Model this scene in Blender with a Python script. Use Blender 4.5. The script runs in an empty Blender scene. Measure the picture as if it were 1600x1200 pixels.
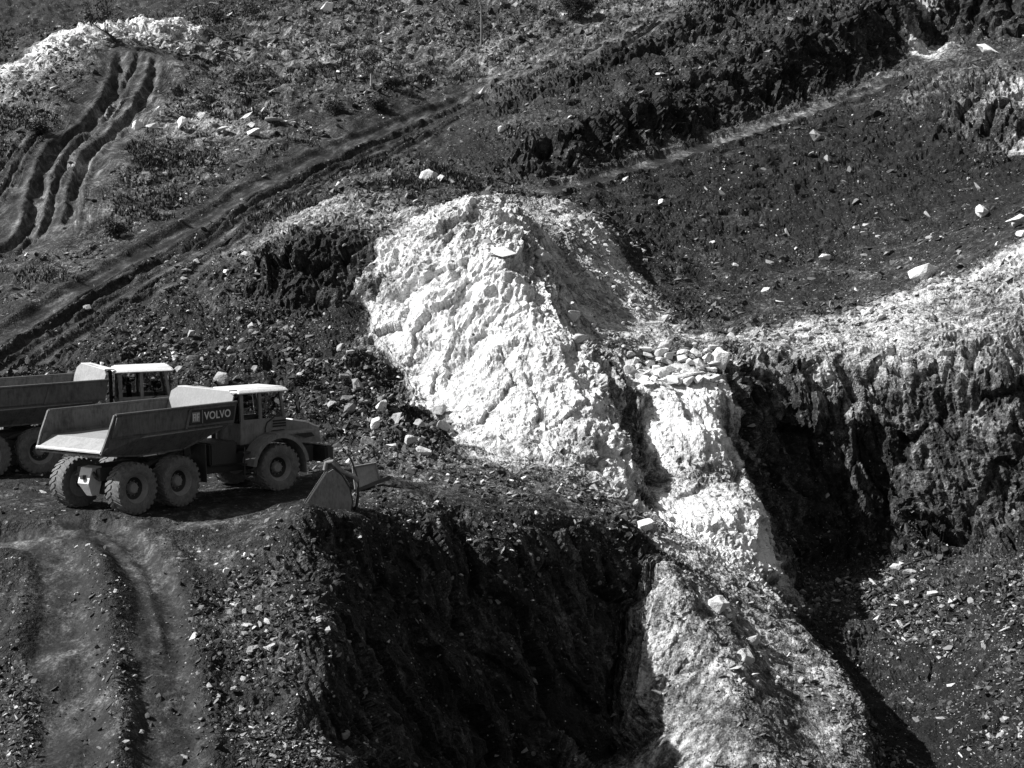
import bpy, bmesh, math, random
import numpy as np
from mathutils import Vector, Matrix, noise as mnoise
from mathutils.bvhtree import BVHTree
from mathutils.geometry import delaunay_2d_cdt

SC = bpy.context.scene
COL = SC.collection
random.seed(7)
RNG = np.random.default_rng(7)

# ------------------------------------------------------------------ camera, sky, sun, exposure
F = 2340.0                      # focal length in pixels of the 1600 px wide photograph
CZ = 6.8                        # the viewer's eye above the truck bench
PITCH = math.atan(150 / F)
cd = bpy.data.cameras.new('camera')
cd.sensor_width = 36.0
cd.lens = 36.0 * F / 1600.0
cd.clip_start = 0.1
cd.clip_end = 6000
cam = bpy.data.objects.new('camera', cd)
cam.location = (0, 0, CZ)
cam.rotation_euler = (math.pi / 2 - PITCH, 0, 0)
COL.objects.link(cam)
SC.camera = cam

SUN_EL = math.radians(43)
SUN_DIR = Vector((-0.99, -0.13, 0)).normalized()      # horizontal direction towards the sun
sun_vec = Vector((SUN_DIR.x * math.cos(SUN_EL), SUN_DIR.y * math.cos(SUN_EL), math.sin(SUN_EL)))
wd = bpy.data.worlds.new('World')
SC.world = wd
wd.use_nodes = True
wn = wd.node_tree.nodes
wl = wd.node_tree.links
sky = wn.new('ShaderNodeTexSky')
sky.sky_type = 'NISHITA'
sky.sun_disc = False
sky.sun_elevation = SUN_EL
sky.sun_rotation = math.atan2(SUN_DIR.x, SUN_DIR.y)
bw = wn.new('ShaderNodeRGBToBW')                         # black and white film: neutral light
wl.new(sky.outputs[0], bw.inputs[0])
wl.new(bw.outputs[0], wn['Background'].inputs[0])
wn['Background'].inputs[1].default_value = 0.065
sd = bpy.data.lights.new('sun', 'SUN')
sd.energy = 5.0
sd.angle = math.radians(0.5)
sd.color = (1, 1, 1)
sun = bpy.data.objects.new('sun', sd)
sun.rotation_euler = sun_vec.to_track_quat('Z', 'Y').to_euler()
sun.location = (-60, 0, 60)
COL.objects.link(sun)
vs = SC.view_settings
vs.view_transform = 'Standard'
vs.look = 'None'
vs.gamma = 1.0
vs.use_curve_mapping = False
vs.exposure = 0.6
SC.cycles.max_bounces = 7
SC.cycles.diffuse_bounces = 1

# ------------------------------------------------------------------ helpers
cp, sp = math.cos(PITCH), math.sin(PITCH)


def ray(px, py):
    u, v = (px - 800) / F, (600 - py) / F
    return Vector((u, cp + v * sp, -sp + v * cp))


def at(px, py, Y):
    d = ray(px, py)
    t = Y / d.y
    return Vector((d.x * t, Y, CZ + d.z * t))


def tag(o, label=None, cat=None, group=None, kind=None):
    if label: o['label'] = label
    if cat: o['category'] = cat
    if group: o['group'] = group
    if kind: o['kind'] = kind
    return o


_T = RNG.permutation(256).astype(np.int32)
_G = RNG.normal(size=(256, 3)).astype(np.float32)
_G /= np.linalg.norm(_G, axis=1)[:, None]


def pn(p):
    p = np.asarray(p, np.float32)
    i = np.floor(p).astype(np.int32)
    f = p - i
    u = f * f * f * (f * (f * 6 - 15) + 10)
    out = []
    for dx in (0, 1):
        hx = _T[(i[:, 0] + dx) & 255]
        for dy in (0, 1):
            hy = _T[(hx + i[:, 1] + dy) & 255]
            for dz in (0, 1):
                g = _G[_T[(hy + i[:, 2] + dz) & 255]]
                out.append(g[:, 0] * (f[:, 0] - dx) + g[:, 1] * (f[:, 1] - dy) + g[:, 2] * (f[:, 2] - dz))
    a = [out[k] + u[:, 2] * (out[k + 1] - out[k]) for k in (0, 2, 4, 6)]
    b = [a[k] + u[:, 1] * (a[k + 1] - a[k]) for k in (0, 2)]
    return (b[0] + u[:, 0] * (b[1] - b[0])) * 1.5


def fbm(p, octs=4, gain=0.5):
    s = 0; amp = 1.0
    p = np.asarray(p, np.float32)
    for k in range(octs):
        s = s + amp * pn(p + 17.3 * k)
        p = p * 2.03
        amp *= gain
    return s


def ridged(p, octs=4, gain=0.5):
    s = 0; amp = 1.0
    p = np.asarray(p, np.float32)
    for k in range(octs):
        s = s + amp * (0.45 - np.abs(pn(p + 9.7 * k)) * 1.3)
        p = p * 2.1
        amp *= gain
    return s


# ------------------------------------------------------------------ materials
def nt(name):
    m = bpy.data.materials.new(name)
    m.use_nodes = True
    n = m.node_tree.nodes
    l = m.node_tree.links
    return m, n, l, n['Principled BSDF']


def math_node(n, l, op, a, b=None, c=None, clamp=False):
    k = n.new('ShaderNodeMath'); k.operation = op; k.use_clamp = clamp
    for i, v in enumerate((a, b, c)):
        if v is None: continue
        if isinstance(v, (int, float)): k.inputs[i].default_value = v
        else: l.new(v, k.inputs[i])
    return k.outputs[0]


def noise_node(n, l, co, scale, detail=3, rough=0.55, stretch=None):
    if stretch:
        mp = n.new('ShaderNodeMapping'); mp.inputs['Scale'].default_value = stretch
        l.new(co, mp.inputs[0]); co = mp.outputs[0]
    k = n.new('ShaderNodeTexNoise')
    k.inputs['Scale'].default_value = scale
    k.inputs['Detail'].default_value = detail
    k.inputs['Roughness'].default_value = rough
    l.new(co, k.inputs['Vector'])
    return k.outputs['Fac']


def attr(n, name):
    k = n.new('ShaderNodeAttribute'); k.attribute_name = name
    return k.outputs['Fac']


def ground_material():
    m, n, l, b = nt('quarry_ground')
    M = lambda op, a, bb=None, c=None, clamp=False: math_node(n, l, op, a, bb, c, clamp)
    co = n.new('ShaderNodeTexCoord').outputs['Object']
    w, r, t = attr(n, 'white'), attr(n, 'rubble'), attr(n, 'track')
    n1 = noise_node(n, l, co, 0.5, 3, 0.6)
    n2 = noise_node(n, l, co, 3.2, 4, 0.65)
    n3 = noise_node(n, l, co, 14, 3, 0.6)
    fold = n.new('ShaderNodeAttribute'); fold.attribute_name = 'fold'
    st = noise_node(n, l, fold.outputs['Vector'], 2.2, 4, 0.65)
    # how much pale rock shows: zone value broken up by several noises
    k = M('ADD', w, M('MULTIPLY', M('SUBTRACT', n1, 0.5), 0.55))
    k = M('ADD', k, M('MULTIPLY', M('MULTIPLY', M('SUBTRACT', n2, 0.5), 0.75), M('SUBTRACT', 1.0, M('MULTIPLY', t, .6))))
    k = M('ADD', k, M('MULTIPLY', M('SUBTRACT', st, 0.5), M('ADD', .8, M('MULTIPLY', w, .7))))  # streaks along the folds; on pale rock they also paint in grey shading
    k = M('ADD', k, M('MULTIPLY', M('SUBTRACT', n3, 0.5), 0.65))
    k = M('ADD', k, M('MULTIPLY', t, 0.09))
    ramp = n.new('ShaderNodeValToRGB')
    e = ramp.color_ramp.elements
    e[0].position = 0.0; e[0].color = (0.010,) * 3 + (1,)
    e[1].position = 1.0; e[1].color = (0.86,) * 3 + (1,)
    for p, c in ((0.2, 0.022), (0.34, 0.058), (0.5, 0.165), (0.74, 0.54)):
        q = ramp.color_ramp.elements.new(p); q.color = (c, c, c, 1)
    l.new(k, ramp.inputs[0])
    base = ramp.outputs[0]
    # pebbles and stone chips lying in the soil, two sizes
    heights = []
    col = base
    for sc, lo, size in ((4.5, 0.93, 0.36), (11.0, 0.90, 0.40)):
        v = n.new('ShaderNodeTexVoronoi'); v.inputs['Scale'].default_value = sc
        l.new(co, v.inputs['Vector'])
        sep = n.new('ShaderNodeSeparateColor'); l.new(v.outputs['Color'], sep.inputs[0])
        thr = M('SUBTRACT', lo, M('MULTIPLY', r, 0.42))
        on = M('GREATER_THAN', sep.outputs[0], thr)
        inside = M('LESS_THAN', v.outputs['Distance'], M('MULTIPLY', sep.outputs[2], size))
        mask = M('MULTIPLY', M('MULTIPLY', on, inside), M('SUBTRACT', 1.0, t, clamp=True))
        bright = M('ADD', M('MULTIPLY', M('POWER', sep.outputs[1], 3.0), 0.5), 0.05)
        bright = M('MAXIMUM', bright, M('MULTIPLY', M('MULTIPLY', w, 0.6), M('GREATER_THAN', sep.outputs[1], .45)))
        mx = n.new('ShaderNodeMix'); mx.data_type = 'RGBA'
        l.new(mask, mx.inputs[0]); l.new(col, mx.inputs[6])
        cmb = n.new('ShaderNodeCombineColor')
        for q in range(3): l.new(bright, cmb.inputs[q])
        l.new(cmb.outputs[0], mx.inputs[7])
        col = mx.outputs[2]
    l.new(col, b.inputs['Base Color'])
    b.inputs['Roughness'].default_value = 0.7
    b.inputs['Specular IOR Level'].default_value = 0.2
    rough_amt = M('SUBTRACT', 1.0, M('MULTIPLY', t, 0.75))
    nb = noise_node(n, l, co, 6.0, 3, 0.7)
    h = M('MULTIPLY', M('MULTIPLY', nb, 0.16), rough_amt)
    for q in heights: h = M('ADD', h, q)
    bp = n.new('ShaderNodeBump'); bp.inputs['Strength'].default_value = 1.0
    bp.inputs['Distance'].default_value = 1.0
    l.new(h, bp.inputs['Height']); l.new(bp.outputs[0], b.inputs['Normal'])
    return m


def stone_material():
    m, n, l, b = nt('loose_stone')
    M = lambda op, a, bb=None, c=None, clamp=False: math_node(n, l, op, a, bb, c, clamp)
    co = n.new('ShaderNodeTexCoord').outputs['Object']
    tone = attr(n, 'tone')
    n1 = noise_node(n, l, co, 4, 5, 0.65)
    n2 = noise_node(n, l, co, 22, 3, 0.6)
    f = M('ADD', 0.55, M('ADD', M('MULTIPLY', n1, 0.55), M('MULTIPLY', n2, 0.35)))
    v = M('MULTIPLY', tone, f)
    cmb = n.new('ShaderNodeCombineColor')
    for q in range(3): l.new(v, cmb.inputs[q])
    l.new(cmb.outputs[0], b.inputs['Base Color'])
    b.inputs['Roughness'].default_value = 0.9
    b.inputs['Specular IOR Level'].default_value = 0.2
    bp = n.new('ShaderNodeBump'); bp.inputs['Distance'].default_value = 0.06
    l.new(M('ADD', n1, M('MULTIPLY', n2, 0.35)), bp.inputs['Height'])
    l.new(bp.outputs[0], b.inputs['Normal'])
    return m


def paint(name, c, rough=0.5, metal=0.0, dirt=0.35, spec=0.4, scale=3.0, dirt_col=0.05):
    m, n, l, b = nt(name)
    M = lambda op, a, bb=None, cc=None, clamp=False: math_node(n, l, op, a, bb, cc, clamp)
    co = n.new('ShaderNodeTexCoord').outputs['Object']
    n1 = noise_node(n, l, co, scale, 6, 0.65)
    n2 = noise_node(n, l, co, scale * 6, 4, 0.65, (1, 1, 0.35))
    k = M('MULTIPLY', M('ADD', M('SUBTRACT', n1, 0.38), M('MULTIPLY', M('SUBTRACT', n2, 0.5), 0.9)), dirt * 3.2, clamp=True)
    mx = n.new('ShaderNodeMix'); mx.data_type = 'RGBA'
    l.new(k, mx.inputs[0])
    mx.inputs[6].default_value = (c, c, c, 1)
    mx.inputs[7].default_value = (dirt_col,) * 3 + (1,)
    l.new(mx.outputs[2], b.inputs['Base Color'])
    l.new(M('ADD', rough, M('MULTIPLY', k, 0.4)), b.inputs['Roughness'])
    b.inputs['Metallic'].default_value = metal
    b.inputs['Specular IOR Level'].default_value = spec
    bp = n.new('ShaderNodeBump'); bp.inputs['Distance'].default_value = 0.01
    l.new(n2, bp.inputs['Height']); l.new(bp.outputs[0], b.inputs['Normal'])
    return m


def boulder_material():
    m, n, l, b = nt('boulder_rock')
    M = lambda op, a, bb=None, c=None, clamp=False: math_node(n, l, op, a, bb, c, clamp)
    oi = n.new('ShaderNodeObjectInfo')
    tc = n.new('ShaderNodeTexCoord')
    geo = n.new('ShaderNodeNewGeometry')
    n1 = noise_node(n, l, geo.outputs['Position'], 5, 4, 0.65)
    n2 = noise_node(n, l, geo.outputs['Position'], 24, 2, 0.6)
    f = M('ADD', .45, M('ADD', M('MULTIPLY', n1, .7), M('MULTIPLY', n2, .4)))
    mx = n.new('ShaderNodeVectorMath'); mx.operation = 'SCALE'
    l.new(oi.outputs['Color'], mx.inputs[0]); l.new(f, mx.inputs['Scale'])
    l.new(mx.outputs[0], b.inputs['Base Color'])
    b.inputs['Roughness'].default_value = .9
    b.inputs['Specular IOR Level'].default_value = .2
    bp = n.new('ShaderNodeBump'); bp.inputs['Distance'].default_value = .08
    l.new(M('ADD', n1, M('MULTIPLY', n2, .3)), bp.inputs['Height']); l.new(bp.outputs[0], b.inputs['Normal'])
    return m


MAT = {}
MAT['boulder'] = boulder_material()
MAT['ground'] = ground_material()
MAT['stone'] = stone_material()
MAT['body'] = paint('dusty_body_paint', 0.13, 0.5, dirt=0.7, dirt_col=0.05, scale=2.2)
MAT['bed_in'] = paint('worn_bed_steel', 0.34, 0.6, dirt=0.5, dirt_col=0.15)
MAT['dark_steel'] = paint('dark_grimy_steel', 0.05, 0.6, dirt=0.4, dirt_col=0.09)
MAT['tyre'] = paint('dusty_tyre_rubber', 0.12, 0.85, dirt=0.5, dirt_col=0.30, scale=5)
MAT['rim'] = paint('muddy_rim_paint', 0.3, 0.6, dirt=0.4, dirt_col=0.12, scale=5)
MAT['headboard'] = paint('scoured_headboard_steel', 0.22, 0.6, dirt=0.7, dirt_col=0.36, scale=4)
MAT['cab'] = paint('dusty_cab_paint', 0.24, 0.45, dirt=0.55, dirt_col=0.09, scale=2.4)
MAT['roof'] = paint('pale_roof_paint', 0.75, 0.4, dirt=0.3, dirt_col=0.4)
MAT['black'] = paint('black_panel_paint', 0.012, 0.5, dirt=0.2, dirt_col=0.04)
MAT['letter'] = paint('white_lettering', 0.7, 0.6, dirt=0.15, dirt_col=0.4)
MAT['bucket'] = paint('polished_bucket_steel', 0.22, 0.55, dirt=0.6, dirt_col=0.08)
MAT['bark'] = paint('grey_bark', 0.32, 0.9, dirt=0.4, dirt_col=0.16, scale=6)
MAT['darkbark'] = paint('dark_twig_bark', 0.05, 0.9, dirt=0.4, dirt_col=0.03, scale=6)
MAT['pole'] = paint('weathered_pole_wood', 0.16, 0.9, dirt=0.4, dirt_col=0.09, scale=4)
MAT['leaf'] = paint('dark_evergreen_leaf', 0.045, 0.7, dirt=0.5, dirt_col=0.02, scale=8)


def glass():
    m, n, l, b = nt('cab_glass')
    b.inputs['Base Color'].default_value = (0.55, 0.55, 0.55, 1)
    b.inputs['Roughness'].default_value = 0.05
    b.inputs['Transmission Weight'].default_value = 1.0
    b.inputs['IOR'].default_value = 1.05
    return m


MAT['glass'] = glass()

# ------------------------------------------------------------------ terrain: break lines surveyed in metres
# each line: zone, (white, crag, rubble), points (photo x, photo y, distance); 'W' points are world metres
LINES = []


def L(zone, att, pts):
    LINES.append((zone, att, pts))


# --- ramp running down from the bench towards the viewer
L('ramp', (.20, .0, .10), [(-260, 845, 42.5), (-60, 842, 42.6), (100, 838, 42.9), (240, 835, 43), (380, 838, 43)])
L('ramp', (.1, .3, .8), [(-260, 905, 40.2), (-60, 902, 40.4), (25, 900, 40.4)])
L('ramp', (.15, .05, .4), [(60, 900, 40.4), (100, 900, 40.4), (240, 898, 40.4), (330, 895, 40.5)])
L('ramp', (.13, .1, .7), [(40, 950, 38.4), (120, 950, 38.5), (240, 950, 38.5), (318, 950, 38.6)])
L('ramp', (.13, .1, .7), [(60, 1050, 35.4), (150, 1050, 35.5), (250, 1050, 35.5), (312, 1050, 35.6)])
L('ramp', (.13, .1, .7), [(80, 1200, 32), (180, 1200, 32), (265, 1200, 32), (312, 1200, 32.2)])
L('ramp', (.13, .1, .7), [(60, 1400, 28.5), (180, 1400, 28.5), (330, 1400, 28.6)])
L('ramp', (.10, .3, .6), [(-260, 1000, 38.6), (-100, 980, 38.6), (0, 960, 38.8)])
L('ramp', (.10, .3, .8), [(-260, 1100, 37.6), (-100, 1100, 36.8), (10, 1080, 35.6)])
L('ramp', (.16, .1, .7), [(-260, 1200, 35.2), (-100, 1200, 34), (30, 1200, 33)])
L('ramp', (.16, .1, .7), [(-260, 1400, 30.5), (-100, 1400, 29.5)])
L('ramp', (.12, .15, .75), [(345, 930, 39.8), (345, 1050, 36.2), (350, 1200, 32.8), (380, 1400, 29)])
L('ramp', (.22, .25, 1.), [(420, 900, 40.2), (430, 1000, 37.4), (450, 1100, 35.2), (470, 1200, 33), (500, 1400, 29.6)])
# --- berm at the bench edge and the ridge beside the gully
L('ramp', (.2, .05, .3), [(345, 868, 42), (400, 832, 42.3), (440, 805, 42.4), (480, 785, 42.8)])
L('gully', (.13, .15, .2), [(480, 785, 42.8), (530, 781, 43.8), (565, 787, 44.8)])
L('gully', (.12, .2, .4), [(462, 822, 41.9), (485, 900, 39.6), (520, 1050, 36.5), (560, 1200, 34), (600, 1400, 31.5)])
# --- gully wall under the bench: broken buttresses stepping down to the right
L('gully', (.14, .4, .5), [(565, 800, 45.3), (640, 800, 47), (700, 815, 47.6), (780, 812, 49.8), (850, 832, 50.6), (920, 834, 52.8), (960, 850, 53), (1020, 862, 55)])
L('gully', (.16, .6, .3), [(530, 850, 43.4), (600, 862, 44.4), (640, 850, 46), (690, 880, 46), (740, 862, 48.2), (800, 885, 48.4), (850, 880, 50), (900, 890, 50.6), (950, 885, 52.6), (1005, 890, 53.8)])
L('gully', (.18, .85, .15), [(525, 930, 41.3), (580, 935, 43.2), (620, 930, 45.3), (680, 945, 45.0), (730, 940, 47.4), (800, 950, 47.3), (850, 945, 49.6), (910, 950, 49.9), (950, 945, 52), (990, 940, 52.8)])
L('gully', (.18, .85, .1), [(545, 1030, 39.2), (590, 1035, 41), (640, 1030, 43.8), (690, 1040, 43.6), (750, 1035, 46.4), (810, 1040, 46.3), (860, 1035, 48.8), (905, 1040, 49.0), (955, 1035, 51)])
L('gully', (.17, .85, .1), [(575, 1120, 37.6), (630, 1125, 40.2), (680, 1120, 42.8), (740, 1125, 43.2), (790, 1120, 45.6), (850, 1125, 45.8), (910, 1120, 48.6), (945, 1120, 49.6)])
L('gully', (.16, .8, .1), [(592, 1210, 36.3), (650, 1210, 39.6), (720, 1210, 41.2), (780, 1210, 43.8), (840, 1210, 44.6), (890, 1210, 46.8), (945, 1210, 48.4)])
L('gully', (.07, .5, .2), [(640, 1400, 34.5), (760, 1400, 38.5), (900, 1400, 42)])
# --- bench
L('quarry_bench', (.16, 0, .12), [(-300, 812, 44.2), (-60, 812, 44.3), (140, 806, 44.6), (300, 806, 44.8), (420, 800, 45.2)])
L('quarry_bench', (.14, 0, .12), [('W', -30, 50, .05), ('W', -18, 50, .05), ('W', -10, 50, .02), ('W', -6.4, 50, .05)])
L('quarry_bench', (.14, 0, .15), [('W', -34, 56, .1), ('W', -22, 56, .1), ('W', -14, 56, .15), ('W', -8.5, 55.5, .3)])
L('quarry_bench', (.14, 0, .2), [('W', -36, 62, .4), ('W', -24, 62, .4), ('W', -16, 61, .6), ('W', -10.5, 59.5, .8)])
L('quarry_bench', (.25, .15, .6), [(590, 740, 51.5), (660, 750, 52), (760, 765, 52.5), (860, 785, 53.5), (950, 805, 55), (1010, 822, 56)])
L('quarry_bench', (.35, .2, .9), [(560, 712, 57), (640, 715, 57.5), (720, 728, 57.8), (850, 752, 58), (960, 785, 59)])
# --- rubble slope behind the trucks
L('rubble_slope', (.2, .25, 1.), [(430, 690, 59), (480, 690, 59.2), (560, 680, 60), (640, 678, 60.5), (700, 700, 60)])
L('rubble_slope', (.13, .45, 1.), [('W', -36, 65, 2.4), ('W', -26, 64.5, 2.3), (300, 625, 63), (420, 630, 62.5), (520, 625, 63.2), (600, 630, 63.5), (648, 650, 63)])
L('rubble_slope', (.09, .5, 1.), [(200, 572, 66), (300, 560, 67), (400, 555, 68), (500, 555, 68.2), (570, 560, 68.2), (618, 590, 66.6)])
L('rubble_slope', (.10, .4, .8), [(260, 515, 71), (330, 485, 73), (400, 490, 73.6), (480, 508, 73.5), (555, 512, 72)])
L('rubble_slope', (.2, .3, .7), [(340, 455, 76.2), (390, 410, 79), (425, 385, 80.4)])
# --- small cliff left of the spur
L('spur', (.2, .7, .2), [(425, 480, 75.8), (470, 492, 75.4), (520, 497, 75), (560, 500, 73.8)])
L('spur', (.22, .8, .1), [(435, 395, 79), (480, 378, 78.4), (520, 375, 77.9), (560, 385, 76.8)])
L('spur', (.5, .3, .7), [(440, 375, 82), (490, 345, 82.5), (560, 350, 80.5), (610, 360, 78.6)])
L('spur', (.55, .3, .8), [(480, 325, 86), (540, 297, 86), (600, 296, 85.5), (650, 318, 83), (662, 335, 80.5)])
# --- white rock spur
L('spur', (.82, .6, .5), [(662, 338, 79), (700, 322, 78), (728, 302, 77.8), (745, 286, 77.5), (766, 296, 77.2), (788, 316, 77), (806, 345, 76), (812, 400, 74.5)])
L('spur', (.84, .55, .0), [(812, 400, 74.2), (850, 480, 71.4), (885, 525, 69.8), (910, 560, 68.5), (940, 620, 66.5), (960, 680, 64.5), (968, 730, 63), (975, 768, 62)])
L('spur', (.84, .6, .0), [(580, 408, 75.2), (574, 470, 73), (596, 535, 70.2), (642, 600, 66.8), (668, 645, 64.3), (715, 690, 61.6)])
L('spur', (.2, .3, .8), [(573, 410, 75.7), (567, 472, 73.4), (589, 540, 70.3), (635, 605, 66.5), (662, 650, 63.9), (709, 697, 60.9)])
L('spur', (.76, .55, .5), [(625, 370, 77), (690, 350, 76), (760, 370, 75)])
L('spur', (.88, .6, .0), [(640, 430, 74), (700, 440, 72.8), (780, 440, 72.2)])
L('spur', (.88, .6, .0), [(640, 520, 70.6), (710, 520, 69.6), (800, 510, 69.5)])
L('spur', (.88, .6, .0), [(700, 600, 66.4), (780, 600, 66), (860, 590, 66.2)])
L('spur', (.84, .6, .0), [(740, 670, 62.6), (820, 670, 62.8), (900, 660, 63.6)])
L('spur', (.7, .5, .1), [(745, 708, 60.6), (850, 728, 60.4), (920, 748, 60.8), (965, 775, 60.6)])
L('spur', (.3, .2, .4), [('W', -7, 88, 10.8), ('W', -3, 86, 10), ('W', 0, 85, 10), ('W', 2.4, 83, 9.6)])
# --- grey scree on the spur's right flank
L('scree', (.66, .2, .7), [(835, 335, 81), (850, 400, 78), (880, 470, 75), (915, 530, 72.5), (945, 560, 71.8)])
L('scree', (.66, .15, .8), [(880, 325, 88), (900, 400, 83), (935, 470, 79), (975, 530, 75.5)])
L('scree', (.68, .15, .8), [(915, 318, 94), (955, 385, 90), (995, 450, 86.5), (1050, 508, 82), (1088, 532, 79.5)])
L('scree', (.15, .1, .4), [(945, 322, 96), (980, 385, 93), (1020, 445, 89), (1065, 495, 85), (1105, 522, 81.5)])
# --- notch and white block
L('block', (.35, .6, .1), [(950, 570, 71), (984, 620, 69.6), (992, 700, 67.4), (1000, 760, 65.2), (1003, 795, 62.8)])
L('block', (.38, .3, .5), [(985, 560, 73), (1040, 552, 74.5), (1100, 540, 76.5), (1130, 540, 76.5)])  # ground under the stone heap, darkened to paint shade into its gaps
L('block', (.95, .4, .1), [(1000, 606, 70.2), (1060, 608, 70), (1110, 600, 70.4), (1130, 598, 70.8)])
L('block', (.95, .5, .0), [(1012, 690, 67.2), (1060, 695, 66.6), (1110, 690, 67), (1126, 688, 67.8)])
L('block', (.6, .4, .2), [(1015, 780, 63.8), (1045, 742, 65.4), (1100, 730, 65.8), (1160, 742, 66.6)])
L('block', (.95, .5, .05), [(1040, 800, 62.8), (1110, 795, 62.8), (1170, 795, 64), (1196, 815, 65.2)])
L('block', (.95, .5, .05), [(1050, 838, 60.8), (1110, 855, 60.6), (1160, 880, 61.2), (1200, 888, 62.6), (1205, 912, 62.6)])
L('block', (.3, .5, .1), [(1138, 600, 72.5), (1142, 690, 70.3), (1176, 750, 69.4), (1208, 830, 67.6), (1214, 915, 65.4)])
# --- right hand cliff
L('cliff', (.6, .4, .3), [(1140, 548, 75.2), (1200, 548, 76), (1300, 560, 76.2), (1400, 556, 75.8), (1500, 545, 75), (1600, 520, 74), (1800, 490, 72)])
L('cliff', (.3, .9, .0), [(1155, 590, 75.1), (1220, 590, 76), (1300, 592, 76), (1400, 590, 75.4)])
L('cliff', (.42, .9, .0), [(1440, 600, 74.6), (1500, 605, 73.9), (1600, 590, 73), (1800, 570, 70.6)])
L('cliff', (.26, .9, .0), [(1175, 700, 73), (1230, 700, 74.8), (1300, 700, 75.2), (1390, 700, 74.6)])
L('cliff', (.28, .95, .0), [(1430, 700, 73.6), (1500, 700, 73.2), (1560, 705, 71.8), (1620, 700, 72), (1800, 700, 69.4)])
L('cliff', (.26, .85, .1), [(1212, 810, 71.4), (1300, 800, 74.4), (1390, 800, 73.8)])
L('cliff', (.25, .85, .1), [(1430, 800, 72.6), (1500, 805, 72.2), (1560, 800, 70.8), (1620, 800, 70.9), (1800, 790, 68.4)])
L('cliff', (.16, .5, .4), [(1218, 905, 68.5), (1300, 882, 73.2), (1400, 872, 72.6), (1500, 865, 71), (1600, 860, 69.4), (1800, 855, 67)])
# --- pit floor
L('pit_floor', (.2, .3, 1.), [(1250, 935, 64.5), (1320, 915, 69), (1400, 897, 70), (1500, 892, 68.4), (1600, 890, 66.4), (1800, 890, 63.5)])
L('pit_floor', (.12, .3, 1.), [(1300, 1000, 62), (1400, 1000, 62), (1500, 1000, 60), (1600, 1000, 58), (1800, 1000, 56)])
L('pit_floor', (.1, .3, .6), [(1365, 1100, 57.6), (1450, 1100, 56.8), (1600, 1100, 54), (1800, 1100, 52)])
L('pit_floor', (.09, .25, .5), [(1385, 1200, 53.6), (1450, 1200, 53), (1600, 1200, 50), (1800, 1200, 48)])
L('pit_floor', (.1, .2, .7), [(1400, 1400, 47.5), (1600, 1400, 43), (1800, 1400, 41)])
# --- grey foreground spur
L('foreground_spur', (.66, .3, .3), [(1030, 848, 56), (1110, 872, 57.6), (1205, 922, 58.6)])
L('foreground_spur', (.5, .25, .3), [(1034, 868, 53), (1090, 950, 51), (1140, 1060, 48.2), (1180, 1200, 44.8), (1200, 1400, 40.6)])
L('foreground_spur', (.62, .4, .1), [(1022, 950, 51.6), (996, 1080, 49.4), (972, 1200, 47.2), (960, 1400, 43.4)])
L('foreground_spur', (.5, .4, .1), [(1060, 1080, 49.3), (1060, 1200, 46.4), (1060, 1400, 42)])
L('foreground_spur', (.5, .15, .3), [(1150, 930, 55.5), (1200, 1020, 53), (1250, 1120, 49.4), (1280, 1200, 46.6), (1300, 1400, 42)])
L('foreground_spur', (.5, .3, .4), [(1212, 930, 57.6), (1258, 985, 55.6), (1312, 1040, 53), (1345, 1092, 50.6), (1360, 1200, 47), (1370, 1400, 42.5)])
L('pit_floor', (.12, .3, .5), [(1226, 950, 60.5), (1272, 1010, 58.6), (1328, 1072, 56), (1362, 1120, 53.6), (1378, 1215, 50.6)])
# --- gravel bank above the cliff and the upper bench
L('gravel_bank', (.66, .06, .8), [(1130, 525, 79), (1200, 512, 80), (1300, 495, 81), (1400, 468, 81.5), (1500, 428, 81.5), (1600, 382, 81.5), (1800, 320, 81)])
L('gravel_bank', (.52, .3, .5), [(1480, 490, 78), (1600, 455, 77), (1800, 420, 76)])
L('upper_bench', (.22, .1, .6), [(1134, 518, 80.2), (1200, 505, 81.2), (1300, 487, 82.2), (1400, 459, 82.7), (1500, 419, 82.6), (1600, 373, 82.6), (1800, 311, 82.2)])
L('upper_bench', (.2, .05, .3), [(1140, 505, 84), (1220, 485, 86.5), (1320, 462, 88), (1420, 436, 87), (1500, 402, 86), (1600, 355, 86), (1800, 300, 86)])
L('upper_bench', (.10, .15, .3), [(1010, 452, 90), (1080, 440, 92.5), (1200, 425, 95), (1350, 400, 97), (1480, 358, 97), (1600, 310, 97), (1800, 280, 96)])
# --- dark tipped slope below the narrow track
L('tip_slope', (.05, .35, .12), [(890, 345, 97), (1000, 360, 99), (1120, 340, 103), (1250, 320, 106), (1400, 300, 107), (1500, 290, 107), (1600, 275, 106), (1800, 260, 105)])
L('tip_slope', (.08, .2, .2), [(850, 308, 101), (950, 286, 106.5), (1050, 257, 112.5), (1120, 237, 117), (1250, 193, 126.5), (1400, 133, 138)])
L('tip_slope', (.06, .4, .15), [(1250, 240, 117), (1350, 230, 120), (1420, 215, 122), (1500, 238, 117), (1600, 250, 114.5), (1800, 255, 113)])
L('upper_cliff', (.3, .6, .1), [(1440, 120, 139), (1500, 112, 124), (1560, 105, 122.5), (1800, 100, 120)])
L('upper_cliff', (.3, .6, .1), [(1440, 160, 130), (1500, 180, 120.5), (1600, 180, 118), (1800, 180, 116.5)])
L('upper_cliff', (.25, .1, .3), [(1440, 96, 145), (1520, 88, 140), (1600, 84, 138), (1800, 80, 138)])
L('upper_cliff', (.2, .4, .2), [(1440, 70, 154), (1520, 66, 153), (1600, 62, 152), (1800, 55, 152)])
L('upper_cliff', (.16, .9, .0), [(1430, -40, 158), (1520, -45, 156.5), (1600, -50, 155.5), (1800, -60, 155)])
L('upper_cliff', (.85, .3, .3), [(1424, 15, 156.2), (1432, 50, 154.6), (1440, 88, 148)])
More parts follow.
